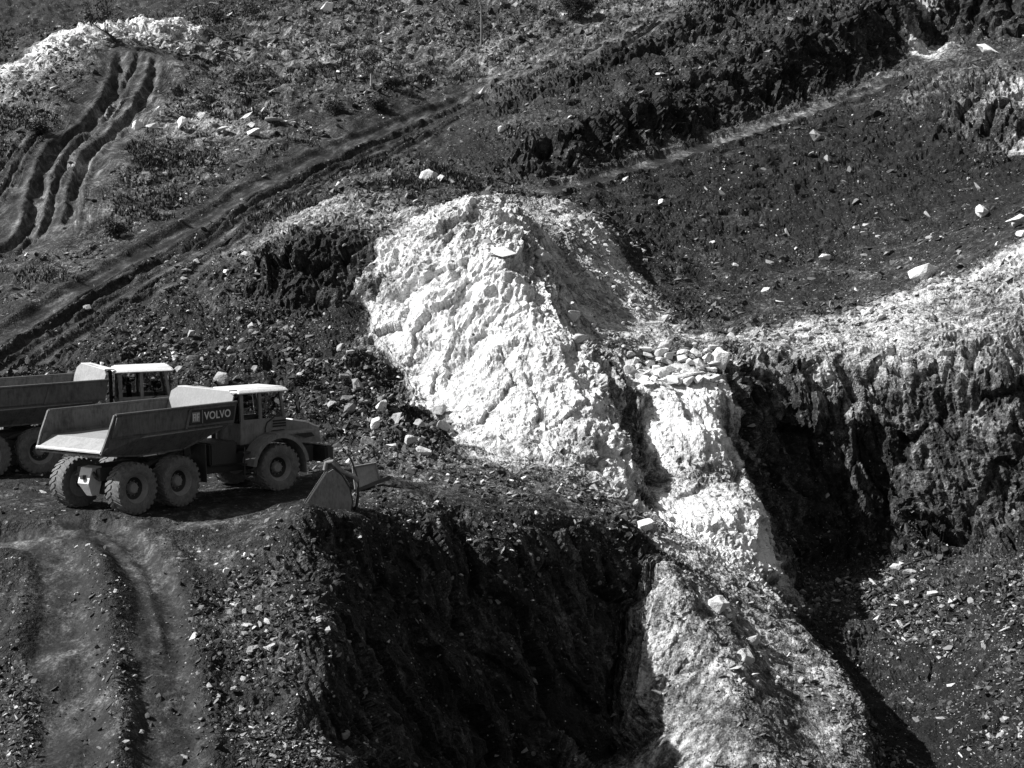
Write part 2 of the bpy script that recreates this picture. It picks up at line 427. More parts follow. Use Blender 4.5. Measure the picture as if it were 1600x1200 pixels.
L('upper_cliff', (.62, .4, .1), [(1592, 135, 120), (1590, 190, 117.8), (1594, 240, 115.2)])
# --- narrow track and the dark bench cliff
L('track', (.38, .0, .1), [(835, 298, 103), (950, 272, 109.5), (1050, 240, 116.5), (1120, 220, 121), (1250, 176, 130), (1400, 124, 142)])
L('upper_cliff', (.1, .38, .05), [(822, 282, 105.5), (870, 272, 108), (950, 254, 112), (1060, 220, 120), (1200, 176, 130.6), (1320, 134, 140.6), (1410, 108, 148.6)])
L('upper_cliff', (.12, .45, .05), [(835, 235, 108), (880, 225, 109.6), (950, 205, 113.6), (1060, 168, 121.8), (1200, 120, 132.6), (1320, 75, 142.4), (1400, 50, 149.6)])
L('upper_cliff', (.15, .35, .15), [(850, 192, 111), (950, 160, 115.8), (1060, 118, 124), (1200, 64, 135), (1300, 16, 144), (1400, -14, 151)])
L('upper_cliff', (.2, .3, .3), [(800, 190, 116), (870, 170, 119), (960, 140, 123), (1060, 100, 130), (1200, 48, 141), (1300, 0, 149), (1400, -36, 155)])
L('upper_cliff', (.12, .6, .1), [(800, 160, 121), (880, 130, 124.4), (960, 98, 128.4), (1060, 55, 136), (1200, 0, 147), (1300, -50, 155)])
L('hillside', (0.27, .2, .4), [(765, 138, 129), (830, 118, 129.4), (900, 88, 131.4), (1000, 46, 137), (1080, 4, 144.6), (1200, -50, 157), (1400, -110, 168), (1800, -130, 170)])
L('hillside', (0.34, .2, .4), [(800, 105, 134), (900, 72, 138), (1000, 28, 146), (1100, -20, 156)])
# --- haul road
L('haul_road', (.17, .0, .2), [(-220, 672, 62.6), (-80, 602, 66), (0, 562, 69), (120, 488, 77), (250, 408, 86), (380, 334, 95), (500, 274, 104), (620, 220, 114), (720, 172, 125)])
L('haul_road', (.19, .0, .1), [(-220, 620, 64.8), (-80, 552, 68.4), (0, 518, 71.4), (120, 440, 79.8), (250, 364, 89), (380, 291, 98.6), (500, 232, 108.4), (620, 182, 119.4), (740, 140, 130)])
L('hillside', (0.26, .2, .4), [(620, 275, 100), (700, 285, 99), (760, 285, 100), (815, 300, 101)])
L('hillside', (.13, .05, .2), [(650, 235, 110), (720, 215, 113), (790, 235, 109)])
L('hillside', (0.28, .2, .5), [(400, 372, 86), (470, 320, 92), (540, 280, 96.5), (600, 268, 100)])
# --- hillside between the roads
L('hillside', (0.25, .2, .4), [(-220, 560, 68.8), (0, 470, 77), (100, 420, 83), (200, 360, 91), (300, 300, 99)])
L('hillside', (0.28, .2, .4), [(170, 300, 98), (260, 260, 103), (380, 235, 107), (480, 205, 112)])
L('hillside', (0.39, .2, .3), [(220, 210, 109), (300, 208, 110), (380, 205, 112), (440, 195, 115)])
L('hillside', (0.28, .2, .5), [(280, 160, 118), (400, 150, 122), (520, 150, 122), (640, 130, 128)])
L('hillside', (0.35, .2, .5), [(300, 105, 129), (430, 95, 132), (560, 95, 134), (680, 85, 138), (780, 80, 141)])
L('hillside', (0.33, .2, .5), [(330, 60, 140), (450, 55, 143), (600, 40, 148), (750, 25, 154), (880, 0, 160)])
L('hillside', (0.29, .2, .4), [(420, 15, 152), (560, 0, 157), (700, -25, 164), (900, -70, 174), (1100, -130, 185)])
# --- rutted road on the left
L('rutted_road', (.22, .0, .1), [(-200, 500, 75), (-60, 440, 81), (20, 395, 86), (110, 375, 88.5)])
L('rutted_road', (.22, .0, .1), [(-60, 330, 91), (40, 290, 96), (130, 290, 97)])
L('rutted_road', (.22, .0, .1), [(40, 235, 102), (110, 200, 107), (185, 200, 108)])
L('rutted_road', (.22, .0, .1), [(120, 150, 113), (170, 130, 117), (235, 130, 118.5)])
L('rutted_road', (.22, .0, .1), [(165, 78, 125), (210, 74, 126.5), (262, 76, 127)])
L('hillside', (0.28, .2, .5), [(-220, 400, 84), (-120, 330, 92), (-40, 240, 101), (40, 170, 110), (110, 110, 119)])
L('hillside', (.75, .3, .9), [(-220, 200, 116), (-80, 158, 119), (0, 128, 123), (60, 90, 128), (120, 62, 131), (200, 56, 132), (300, 54, 136)])
L('hillside', (1.1, .3, .8), [(-220, 180, 118), (-80, 135, 121), (0, 110, 125.5), (60, 68, 130.5), (130, 40, 134), (220, 28, 136), (300, 34, 139)])
L('hillside', (0.27, .2, .3), [(-220, 175, 123), (-80, 138, 126), (20, 100, 131), (90, 60, 138), (180, 40, 143), (300, 36, 147), (360, 30, 149)])
L('far_hill', (.11, .3, .3), [(-300, 120, 160), (0, 60, 170), (200, 25, 180), (380, -10, 190), (600, -60, 200), (900, -120, 220)])
L('far_hill', (.11, .3, .3), [(-400, -60, 230), (200, -120, 250), (900, -220, 260), (2000, -260, 260)])
# --- outside the picture
L('far_hill', (.11, .3, .3), [('W', x, 420, 120) for x in (-400, -150, 0, 200, 450)])
L('far_hill', (.11, .3, .3), [('W', x, 900, 130) for x in (-900, -300, 300, 900)])
L('far_hill', (.15, .2, .3), [('W', -70, y, z) for y, z in ((60, 4), (80, 10), (110, 20), (140, 30))])
L('far_hill', (.15, .2, .3), [('W', -200, y, z) for y, z in ((-60, 6), (20, 6), (60, 8), (120, 26), (220, 55))])
L('far_hill', (.15, .2, .3), [('W', -900, y, z) for y, z in ((-200, 8), (200, 50), (500, 120))])
L('far_hill', (.15, .2, .3), [('W', 75, y, z) for y, z in ((60, 8), (80, 14), (110, 20), (150, 36), (200, 50))])
L('far_hill', (.15, .2, .3), [('W', 220, y, z) for y, z in ((-60, 8), (30, 10), (80, 20), (150, 40))])
L('far_hill', (.15, .2, .3), [('W', 900, y, z) for y, z in ((-200, 10), (200, 50), (500, 120))])
L('near_bank', (.15, .2, .3), [('W', x, 22, z) for x, z in ((-60, -4), (-20, -6), (0, -9), (20, -11), (60, -8))])
L('near_bank', (.15, .2, .3), [('W', x, 12, z) for x, z in ((-60, -2), (-20, -4), (0, -4.5), (20, -5), (60, -4))])
L('near_bank', (.15, .2, .3), [('W', x, 2, 5.1) for x in (-60, -20, 0, 20, 60)])
L('near_bank', (.15, .2, .3), [('W', x, -30, 5.3) for x in (-80, 0, 80)])
L('near_bank', (.15, .2, .3), [('W', x, -300, 8) for x in (-700, 0, 700)])
L('pit_floor', (.12, .2, .4), [('W', -3, 32, -9.5), ('W', 6, 34, -11), ('W', 14, 35, -12), ('W', 26, 34, -10)])
L('ramp', (.12, .2, .5), [('W', -26, 30, -4), ('W', -40, 32, -3), ('W', -40, 40, -.5), ('W', -45, 50, .3)])

# lie of the rock folds in each piece of ground (direction down the streaks)
FOLD = {'spur': (-.38, -.40, -.83), 'block': (-.1, -.35, -.93), 'gully': (.38, -.25, -.89), 'cliff': (.18, -.2, -.96),
        'foreground_spur': (-.34, -.42, -.84), 'upper_cliff': (.12, -.2, -.97), 'scree': (.35, -.5, -.79), 'tip_slope': (0, 0, 0),
        'hillside': (.275, .92, .275), 'haul_road': (.275, .92, .275), 'rutted_road': (.1, .9, .4)}
zones = []
pts, atts, pz = [], [], []
for zone, att, pl in LINES:
    if zone not in zones: zones.append(zone)
    zi = zones.index(zone)
    att = tuple(att) + FOLD.get(zone, (0, -.4, -.92))
    P = [Vector(q[1:]) if q[0] == 'W' else at(*q) for q in pl]
    for k, p in enumerate(P):
        if k:
            a = P[k - 1]
            n_ = int((p - a).length / max(1.6, abs(p.y) * 0.028, abs(p.x) * 0.03))
            for j in range(1, n_):
                pts.append(a.lerp(p, j / n_)); atts.append(att); pz.append(zi)
        pts.append(p); atts.append(att); pz.append(zi)
# drop points that fall almost on top of each other in plan
keep, seen = [], {}
for i, p in enumerate(pts):
    g = max(0.3, abs(p.y) * 0.006)
    kx, ky = int(p.x // g), int(p.y // g)
    ok = True
    for dx in (-1, 0, 1):
        for dy in (-1, 0, 1):
            for j in seen.get((kx + dx, ky + dy), ()):
                if (pts[j].xy - p.xy).length < g: ok = False
    if ok:
        keep.append(i); seen.setdefault((kx, ky), []).append(i)
pts = [pts[i] for i in keep]; atts = [atts[i] for i in keep]; pz = [pz[i] for i in keep]
res = delaunay_2d_cdt([p.xy for p in pts], [], [], 0, 1e-5)
order = [o[0] for o in res[3]]
V = np.array([[pts[o].x, pts[o].y, pts[o].z] for o in order], np.float64)
A = np.array([atts[o] for o in order], np.float64)
Zv = np.array([pz[o] for o in order], np.int32)
T = np.array([f for f in res[2]], np.int64)
FZ = np.array([max(set(z), key=list(z).count) for z in Zv[T].tolist()], np.int32)


def edges_of(T):
    e = np.concatenate([T[:, [0, 1]], T[:, [1, 2]], T[:, [2, 0]]])
    e.sort(axis=1)
    key = e[:, 0] * np.int64(1 << 32) + e[:, 1]
    u, inv = np.unique(key, return_inverse=True)
    E = np.stack([u >> 32, u & ((1 << 32) - 1)], 1)
    return E, inv.reshape(3, -1).T


def refine(V, A, T, FZ, target):
    while True:
        E, te = edges_of(T)
        a, b = V[E[:, 0]], V[E[:, 1]]
        dv = a - b
        mid_ = (a + b) * 0.5 - np.array([0, 0, CZ])
        mid_ /= np.linalg.norm(mid_, axis=1)[:, None]
        along = (dv * mid_).sum(1)
        ln = np.sqrt(np.maximum((dv * dv).sum(1) - along ** 2, 0) + (along * 0.4) ** 2)   # foreshortened edges may stay longer
        split = ln > target((a + b) * 0.5) * 1.35
        if not split.any(): return V, A, T, FZ
        mid = np.full(len(E), -1, np.int64)
        idx = np.nonzero(split)[0]
        mid[idx] = len(V) + np.arange(len(idx))
        V = np.concatenate([V, (a[idx] + b[idx]) * 0.5])
        A = np.concatenate([A, (A[E[idx, 0]] + A[E[idx, 1]]) * 0.5])
        lt = ln[te]
        m = mid[te]
        s = m >= 0
        cnt = s.sum(1)
        outT, outZ = [T[cnt == 0]], [FZ[cnt == 0]]
        # one split edge
        q = np.nonzero(cnt == 1)[0]
        if len(q):
            k = s[q].argmax(1)
            t0, t1, t2 = T[q, k], T[q, (k + 1) % 3], T[q, (k + 2) % 3]
            mm = m[q, k]
            outT += [np.stack([t0, mm, t2], 1), np.stack([mm, t1, t2], 1)]; outZ += [FZ[q], FZ[q]]
        q = np.nonzero(cnt == 2)[0]
        if len(q):
            k = (~s[q]).argmax(1)             # the unsplit edge is k: t0-t1
            t0, t1, t2 = T[q, k], T[q, (k + 1) % 3], T[q, (k + 2) % 3]
            m1, m2 = m[q, (k + 1) % 3], m[q, (k + 2) % 3]
            outT.append(np.stack([m1, t2, m2], 1)); outZ.append(FZ[q])
            c1 = np.linalg.norm(V[t0] - V[m1], axis=1) < np.linalg.norm(V[t1] - V[m2], axis=1)
            A1 = np.where(c1[:, None], np.stack([t0, t1, m1], 1), np.stack([t0, t1, m2], 1))
            A2 = np.where(c1[:, None], np.stack([t0, m1, m2], 1), np.stack([t1, m1, m2], 1))
            outT += [A1, A2]; outZ += [FZ[q], FZ[q]]
        q = np.nonzero(cnt == 3)[0]
        if len(q):
            t0, t1, t2 = T[q, 0], T[q, 1], T[q, 2]
            m0, m1, m2 = m[q, 0], m[q, 1], m[q, 2]
            outT += [np.stack([t0, m0, m2], 1), np.stack([m0, t1, m1], 1), np.stack([m2, m1, t2], 1), np.stack([m0, m1, m2], 1)]
            outZ += [FZ[q]] * 4
        T = np.concatenate(outT); FZ = np.concatenate(outZ)


def in_view(p, margin):
    y = np.maximum(p[:, 1], 1)
    px = 800 + F * p[:, 0] / y
    py = 450 - F * (p[:, 2] - CZ) / y
    return (p[:, 1] > 20) & (px > -margin) & (px < 1600 + margin) & (py > -margin) & (py < 1200 + margin)


def tgt(px_edge, lo=0.0):
    def f(p):
        d = np.maximum(np.abs(p[:, 1]), 25) + np.abs(p[:, 0]) * 0.3
        t = d / F * px_edge
        out = np.maximum(0, np.maximum(np.abs(p[:, 0]) - p[:, 1] * 0.45, 0)) * 0.05
        return np.where(in_view(p, 70), t, t * 7 + out)
    return f


def smooth(V, T, it, lam):
    E, _ = edges_of(T)
    n = len(V)
    deg = np.bincount(E.ravel(), minlength=n)[:, None]
    for _ in range(it):
        s = np.zeros_like(V)
        for c in range(V.shape[1]):
            s[:, c] = np.bincount(E[:, 0], V[E[:, 1], c], n) + np.bincount(E[:, 1], V[E[:, 0], c], n)
        V = V + lam * (s / np.maximum(deg, 1) - V)
    return V


V, A, T, FZ = refine(V, A, T, FZ, tgt(26))
V = smooth(V, T, 3, 0.5)
BV = BVHTree.FromPolygons([tuple(v) for v in V], [tuple(t) for t in T.tolist()])


def hit0(px, py):
    d = ray(px, py).normalized()
    h = BV.ray_cast(Vector((0, 0, CZ)), d)
    return h[0]


EDGE_PX = 3.25
V, A, T, FZ = refine(V, A, T, FZ, tgt(EDGE_PX * 2.2))
V = smooth(V, T, 3, 0.5)


def vnormals(V, T):
    fn = np.cross(V[T[:, 1]] - V[T[:, 0]], V[T[:, 2]] - V[T[:, 0]])
    n = np.zeros_like(V)
    for c in range(3):
        for k in range(3):
            n[:, c] += np.bincount(T[:, k], fn[:, c], len(V))
    n *= np.sign(n[:, 2:3]) + (n[:, 2:3] == 0)
    return n / np.maximum(np.linalg.norm(n, axis=1)[:, None], 1e-9)


flip = np.cross(V[T[:, 1]] - V[T[:, 0]], V[T[:, 2]] - V[T[:, 0]])[:, 2] < 0
T[flip] = T[flip][:, ::-1]
N = smooth(vnormals(V, T), T, 6, 0.6)
N /= np.linalg.norm(N, axis=1)[:, None]
AN = np.concatenate([A, N], 1)
V, AN, T, FZ = refine(V, AN, T, FZ, tgt(EDGE_PX))
A, N = AN[:, :6], AN[:, 6:9]
D = A[:, 3:6] / np.maximum(np.linalg.norm(A[:, 3:6], axis=1)[:, None], 1e-6)
N = N / np.linalg.norm(N, axis=1)[:, None]

# --- wheel tracks: smooth lanes pressed into the soil, with pushed up edges
TRACK = np.zeros(len(V))


def rut(pix, width, depth, edge, lane=1.0, wob=0.15, seed=0, rib=0.0):
    global V
    P = [hit0(*q) for q in pix]
    P = [p for p in P if p is not None]
    # densify with a Catmull-Rom curve
    C = []
    for i in range(len(P) - 1):
        p0, p1, p2, p3 = P[max(i - 1, 0)], P[i], P[i + 1], P[min(i + 2, len(P) - 1)]
        for j in range(6):
            t = j / 6
            C.append(0.5 * ((2 * p1) + (p2 - p0) * t + (2 * p0 - 5 * p1 + 4 * p2 - p3) * t * t + (3 * p1 - p0 - 3 * p2 + p3) * t ** 3))
    C.append(P[-1])
    C = np.array([[c.x, c.y] for c in C])
    lo, hi = C.min(0) - width * 3, C.max(0) + width * 3
    idx = np.nonzero((V[:, 0] > lo[0]) & (V[:, 0] < hi[0]) & (V[:, 1] > lo[1]) & (V[:, 1] < hi[1]))[0]
    q = V[idx, :2]
    best = np.full(len(idx), 1e9)
    end = np.ones(len(idx))
    nseg = len(C) - 1
    arc_ = np.zeros(len(idx)); run = 0.0
    for s in range(nseg):
        a, b = C[s], C[s + 1]
        d = b - a
        t = np.clip(((q - a) @ d) / (d @ d + 1e-9), 0, 1)
        dist = np.linalg.norm(q - (a + t[:, None] * d), axis=1)
        better = dist < best
        best = np.where(better, dist, best)
        ls = np.linalg.norm(d)
        arc_ = np.where(better, run + t * ls, arc_); run += ls
        u = (s + t) / nseg
        end = np.where(better, np.clip(np.minimum(u / .06, (1 - u) / .06), 0, 1), end)
    best = best + .09 * min(1, wob * 5) * pn(np.concatenate([q * 2.6, np.full((len(q), 1), seed + 3)], 1)) * np.clip(C[:, 1].mean() / 60, .4, 1.4) + wob * pn(np.concatenate([q * .45, np.full((len(q), 1), seed)], 1))
    x = best / width
    depth = depth * np.clip(.85 + .7 * pn(np.concatenate([q * .5, np.full((len(q), 1), seed + 9)], 1)), .25, 1.5)
    prof = -depth * np.exp(-(x * 1.25) ** 4) + edge * np.exp(-((x - 1.35) * 2.6) ** 2)
    if rib:      # tread marks pressed across the lane
        mod = np.clip(.3 + 1.2 * pn(np.concatenate([q * .8, np.full((len(q), 1), seed + 5)], 1)), 0, 1)
        prof = prof + rib * mod * np.sign(np.sin(arc_ * 2 * math.pi / .24 + best * 5)) * np.exp(-(x * 1.2) ** 6)
    V[idx, 2] += prof * end
    if lane:
        TRACK[idx] = np.maximum(TRACK[idx], lane * end * np.clip(1.25 - x, 0, 1) / .6).clip(0, 1)


# big soft forms before the wheel tracks
w_, c_, r_ = A[:, 0], A[:, 1].copy(), A[:, 2]
S = V.copy()
dist_ = np.maximum(np.abs(V[:, 1]), 25)
soft = 0.16 * fbm(S * 0.22, 3) * (0.3 + np.minimum(c_ * 2 + r_, 1.2)) * np.clip(dist_ / 70, .6, 2)
V = V + N * soft[:, None]

# ramp lanes
rut([(-40, 846), (20, 838), (70, 850), (96, 900), (98, 1000), (104, 1100), (118, 1172), (130, 1240)], .85, .24, .12, 1, .2, 1, .016)
rut([(70, 822), (150, 828), (205, 858), (238, 910), (250, 1000), (258, 1100), (264, 1200), (268, 1300)], .8, .24, .12, 1, .2, 2, .016)
rut([(130, 812), (190, 832), (232, 872), (262, 930), (280, 1010)], .3, .07, .05, .6, .1, 3, .012)
rut([(-60, 812), (80, 815), (250, 822), (330, 812), (420, 790)], .5, .07, .06, .6, .15, 4, .02)
rut([(-60, 830), (60, 826), (200, 815)], .4, .07, .06, .6, .15, 5, .02)
# rutted road: pale smooth lanes, cut by ruts
rut([(-30, 400), (40, 345), (85, 275), (140, 215), (190, 150), (212, 110), (222, 76)], 3.0, .2, .2, .9, .5, 9)
for k, (pix, wd_, dp, wb_) in enumerate((
        ([(-40, 408), (7, 388), (38, 360), (56, 308), (70, 255), (98, 217), (133, 196), (164, 158), (182, 122), (191, 77)], .46, .62, .2),
        ([(62, 372), (80, 329), (84, 297), (101, 252), (119, 224), (147, 200), (171, 175), (182, 150), (196, 126), (210, 101), (217, 77)], .24, .36, .14),
        ([(104, 352), (112, 322), (122, 280), (140, 238), (171, 210), (203, 182), (224, 150), (238, 122), (241, 84)], .42, .55, .25),
        ([(-30, 352), (0, 305), (14, 280), (35, 245), (63, 212), (84, 200)], .18, .28, .12),
        ([(-20, 300), (15, 246), (42, 214)], .16, .2, .12),
        ([(18, 402), (48, 372), (66, 318), (84, 268)], .14, .16, .15))):
    rut(pix, wd_, dp, .13, .3, wb_, 10 + k)
# haul road: one broad pale lane and several wheel tracks below it
for k, (dy, wd_, dp, eg, ln_) in enumerate(((0, .7, .14, .16, 1), (15, .2, .34, .1, .3), (30, .26, .26, .12, .5), (44, .42, .14, .1, 1), (56, .22, .34, .1, .3), (69, .4, .18, .12, .9))):
    f_ = (1.15, 1.1, 1.05, 1, .95, .85, .65, .4, .3, .25, .2)
    rut([(x_, y_ + dy * q_) for (x_, y_), q_ in zip(((-90, 588), (0, 532), (130, 450), (230, 394), (315, 348), (420, 282), (560, 222), (730, 152), (840, 108), (960, 58), (1070, 2)), f_)], wd_, dp, eg, ln_, .12, 30 + k)
rut([(840, 300), (950, 275), (1050, 245), (1120, 224), (1250, 180), (1398, 128)], .75, .1, .2, 1, .2, 50)

# --- rock relief along the surface normal
def facets(P, seed):
    """fractured rock: every cell of a jittered lattice is one tilted flat facet"""
    i0 = np.floor(P).astype(np.int32)
    best = np.full(len(P), 1e9, np.float32); second = best.copy()
    val = np.zeros(len(P), np.float32)
    for dx in (-1, 0, 1):
        for dy in (-1, 0, 1):
            for dz in (-1, 0, 1):
                c = i0 + np.array([dx, dy, dz], np.int32)
                h = _T[(_T[(_T[(c[:, 0] + seed) & 255] + c[:, 1]) & 255] + c[:, 2]) & 255]
                ctr = c + 0.5 + 0.42 * _G[h]
                d = (P - ctr).astype(np.float32)
                q = (d * d).sum(1)
                near = q < best
                second = np.where(near, best, np.minimum(second, q))
                best = np.where(near, q, best)
                g = _G[(h * 7 + 13) & 255]
                val = np.where(near, (d * g).sum(1) * 1.1 + (h / 255.0 - .5) * .9, val)
    crack = np.clip((np.sqrt(second) - np.sqrt(best)) / .16, 0, 1)
    return val, crack


c_ = c_ * (1 - TRACK)
S = V.copy()
steep = np.clip((0.95 - N[:, 2]) / 0.25, 0, 1)
sc_ = np.clip(dist_ / 65, .65, 2.2)
al = (S * D).sum(1)[:, None]
SA = (S - 0.82 * al * D)                       # coordinates squeezed along the folds
SB = (S - 0.50 * al * D)
k_ = np.nonzero(c_ > 0.04)[0]
disp = np.zeros(len(V))
pa, pb, ps = SA[k_], SB[k_], S[k_]
wp = np.stack([pn(ps * .3), pn(ps * .3 + 31), pn(ps * .3 + 77)], 1)
inv = 1 / sc_[k_][:, None]
f1, cr1 = facets(pb * .55 + wp * .32, 3)
f2, cr2 = facets(pb * 1.7 + wp * .7, 11)
ribs = ridged(pa * .42 + wp * .3, 2, .5)
ribs2 = ridged(pa * 2.4 + wp * .6, 2, .6)
ledge = ridged(ps * np.array([.28, .28, 1.15]) + wp * .4 + 60, 2, .5)      # broken bedding
st_ = (.35 + .65 * steep[k_])
aw = np.maximum(np.clip((A[k_, 0] - .45) * 2.2, 0, 1), .6 * np.clip((A[k_, 1] - .7) * 5, 0, 1))       # the pale rock breaks into long smooth planes with fine creases
fine = ridged((ps - .92 * al[k_] * D[k_]) * 3.4 + wp * .5, 2, .6)
disp[k_] = c_[k_] * sc_[k_] * st_ * ((.55 + .2 * aw) * ribs + .85 * f1 * (1 - .25 * aw) + .36 * f2 * (1 - .8 * aw) + (.20 + .12 * aw) * ribs2 + .34 * ledge * (1 - .75 * aw) + .22 * aw * fine - .30 * (1 - cr1) * (1 - .55 * aw) - .14 * (1 - cr2) * (1 - .6 * aw))
rp_ = r_ * np.clip(.45 + 1.3 * fbm(S * .13 + 21, 2), .08, 1.4)
gr = (.035 + .19 * rp_ + .08 * c_) * (1 - .85 * TRACK) * (1 - .8 * np.clip((A[:, 0] - .55) * 2.5, 0, 1) * (r_ < .35))
lump = fbm(S * .5 + 9, 2, .55)
disp = disp + (.22 + .45 * r_) * (1 - .8 * TRACK) * (1 - .7 * steep) * sc_ * .55 * lump
gs_ = np.minimum(sc_, 1.15)
disp = disp + gr * gs_ * (0.55 * fbm(S * 1.3 + 5, 2, .5) + .5 * ridged(S * 3.6 + 3, 1, .6))
disp = disp + gr * .55 * np.clip(sc_, 0, 1.3) * pn(S * 8.0)
fade = np.clip((V[:, 1] - 18) / 12, 0, 1)
V = V + N * (disp * fade)[:, None]

# soil changes from patch to patch and in bands along the folds
A[:, 0] = A[:, 0] + (.10 * fbm(S * .07 + 3, 2) + .12 * pn(SA * .5 + 8)) * np.clip(1.4 - A[:, 0], 0, 1) * (1 - TRACK)

# --- one mesh object for each named piece of ground
NAMES = {'ramp': 'ramp', 'gully': 'gully_wall', 'quarry_bench': 'quarry_bench', 'rubble_slope': 'rubble_slope', 'spur': 'rock_spur',
         'scree': 'scree_slope', 'block': 'rock_outcrop', 'cliff': 'quarry_cliff', 'pit_floor': 'pit_floor', 'foreground_spur': 'earth_spur',
         'gravel_bank': 'gravel_bank', 'upper_bench': 'upper_bench', 'tip_slope': 'tipped_slope', 'upper_cliff': 'bench_cliff',
         'track': 'narrow_track', 'hillside': 'hillside', 'haul_road': 'haul_road', 'rutted_road': 'rutted_road', 'far_hill': 'far_hill',
         'near_bank': 'near_bank'}


def mesh_np(name, v, t, mat, attrs=(), smooth_shade=True):
    me = bpy.data.meshes.new(name)
    me.vertices.add(len(v)); me.loops.add(len(t) * 3); me.polygons.add(len(t))
    me.vertices.foreach_set('co', np.ascontiguousarray(v, np.float32).ravel())
    me.loops.foreach_set('vertex_index', np.ascontiguousarray(t, np.int32).ravel())
    me.polygons.foreach_set('loop_start', np.arange(0, len(t) * 3, 3, dtype=np.int32))
    me.polygons.foreach_set('use_smooth', np.full(len(t), smooth_shade))
    me.update()
    for an, av in attrs:
        av = np.ascontiguousarray(av, np.float32)
        a = me.attributes.new(an, 'FLOAT' if av.ndim == 1 else 'FLOAT_VECTOR', 'POINT')
        a.data.foreach_set('value' if av.ndim == 1 else 'vector', av.ravel())
    me.materials.append(mat)
    o = bpy.data.objects.new(name, me)
    COL.objects.link(o)
    return o


print('TERRAIN tris', len(T))
for zi, z in enumerate(zones):
    tf = T[FZ == zi]
    if not len(tf): continue
    used, inv = np.unique(tf, return_inverse=True)
    o = mesh_np(NAMES[z], V[used], inv.reshape(-1, 3), MAT['ground'],
                (('fold', SA[used]), ('white', A[used, 0]), ('rubble', A[used, 2]), ('track', TRACK[used])), z in ('ramp', 'quarry_bench', 'haul_road', 'rutted_road', 'near_bank', 'far_hill'))
    tag(o, kind='structure')
bpy.context.view_layer.update()
#@@OBJECTS
# ------------------------------------------------------------------ looking down onto the finished ground
GROUND = [o for o in SC.objects if o.type == 'MESH']
DG = bpy.context.evaluated_depsgraph_get()


def hit(px, py):
    """the ground point seen at a place in the photograph"""
    ok, p, n, i, o, m = SC.ray_cast(DG, Vector((0, 0, CZ)), ray(px, py).normalized())
    return (p, n) if ok else (None, None)


def ground_z(x, y):
    ok, p, n, i, o, m = SC.ray_cast(DG, Vector((x, y, 90)), Vector((0, 0, -1)))
    return p.z if ok else 0.0


class MB:
    """collects faces into one mesh"""
    def __init__(self): self.v, self.f = [], []

    def add(self, v, f, M=None):
        k = len(self.v)
        self.v += [tuple(M @ Vector(q)) if M else tuple(q) for q in v]
        self.f += [tuple(i + k for i in q) for q in f]
        return self

    def box(self, x0, x1, y0, y1, z0, z1, M=None, bev=0.0):
        if not bev:
            v = [(x, y, z) for x in (x0, x1) for y in (y0, y1) for z in (z0, z1)]
            return self.add(v, [(0, 1, 3, 2), (4, 6, 7, 5), (0, 4, 5, 1), (2, 3, 7, 6), (0, 2, 6, 4), (1, 5, 7, 3)], M)
        bm = bmesh.new()
        bmesh.ops.create_cube(bm, size=1)
        for q in bm.verts:
            q.co = Vector((x0 + (q.co.x + .5) * (x1 - x0), y0 + (q.co.y + .5) * (y1 - y0), z0 + (q.co.z + .5) * (z1 - z0)))
        bmesh.ops.bevel(bm, geom=bm.edges[:], offset=bev, segments=2, affect='EDGES')
        bm.verts.index_update()
        self.add([q.co.copy() for q in bm.verts], [tuple(q.index for q in f.verts) for f in bm.faces], M)
        bm.free()
        return self

    def plate(self, P, th, M=None):
        P = [Vector(p) for p in P]
        n = Vector((0, 0, 0))
        for i in range(len(P)):
            a, b = P[i] - P[0], P[(i + 1) % len(P)] - P[0]
            n += a.cross(b)
        n = n.normalized() * th
        k = len(P)
        v = P + [p - n for p in P]
        f = [tuple(range(k)), tuple(range(2 * k - 1, k - 1, -1))] + [(i, i + k, (i + 1) % k + k, (i + 1) % k) for i in range(k)]
        return self.add(v, f, M)

    def lathe(self, prof, seg=40, axis='y', M=None, closed=True):
        v, f = [], []
        k = len(prof)
        for s in range(seg):
            a = 2 * math.pi * s / seg
            for r, h in prof:
                v.append((r * math.cos(a), h, r * math.sin(a)) if axis == 'y' else (r * math.cos(a), r * math.sin(a), h))
        for s in range(seg):
            t = (s + 1) % seg
            for i in range(k if closed else k - 1):
                j = (i + 1) % k
                f.append((s * k + i, t * k + i, t * k + j, s * k + j))
        return self.add(v, f, M)

    def tube(self, pts, r, seg=8, M=None):
        pts = [Vector(p) for p in pts]
        rr = r if isinstance(r, (list, tuple)) else [r] * len(pts)
        v, f = [], []
        for i, p in enumerate(pts):
            d = (pts[min(i + 1, len(pts) - 1)] - pts[max(i - 1, 0)]).normalized()
            u = d.orthogonal().normalized() if i == 0 else (u - d * u.dot(d)).normalized()
            w = d.cross(u)
            for s in range(seg):
                a = 2 * math.pi * s / seg
                v.append(p + (u * math.cos(a) + w * math.sin(a)) * rr[i])
        for i in range(len(pts) - 1):
            for s in range(seg):
                t = (s + 1) % seg
                f.append((i * seg + s, i * seg + t, (i + 1) * seg + t, (i + 1) * seg + s))
        f.append(tuple(range(seg - 1, -1, -1)))
        f.append(tuple((len(pts) - 1) * seg + s for s in range(seg)))
        return self.add(v, f, M)

    def build(self, name, mat, parent=None, smooth_angle=None):
        me = bpy.data.meshes.new(name)
        me.from_pydata(self.v, [], self.f)
        bm = bmesh.new(); bm.from_mesh(me)
        bmesh.ops.recalc_face_normals(bm, faces=bm.faces)
        if smooth_angle:
            for fc in bm.faces: fc.smooth = True
            for e in bm.edges:
                if len(e.link_faces) == 2 and e.calc_face_angle(0) > math.radians(smooth_angle): e.smooth = False
        bm.to_mesh(me); bm.free()
        me.materials.append(MAT[mat])
        o = bpy.data.objects.new(name, me)
        COL.objects.link(o)
        if parent: o.parent = parent
        return o


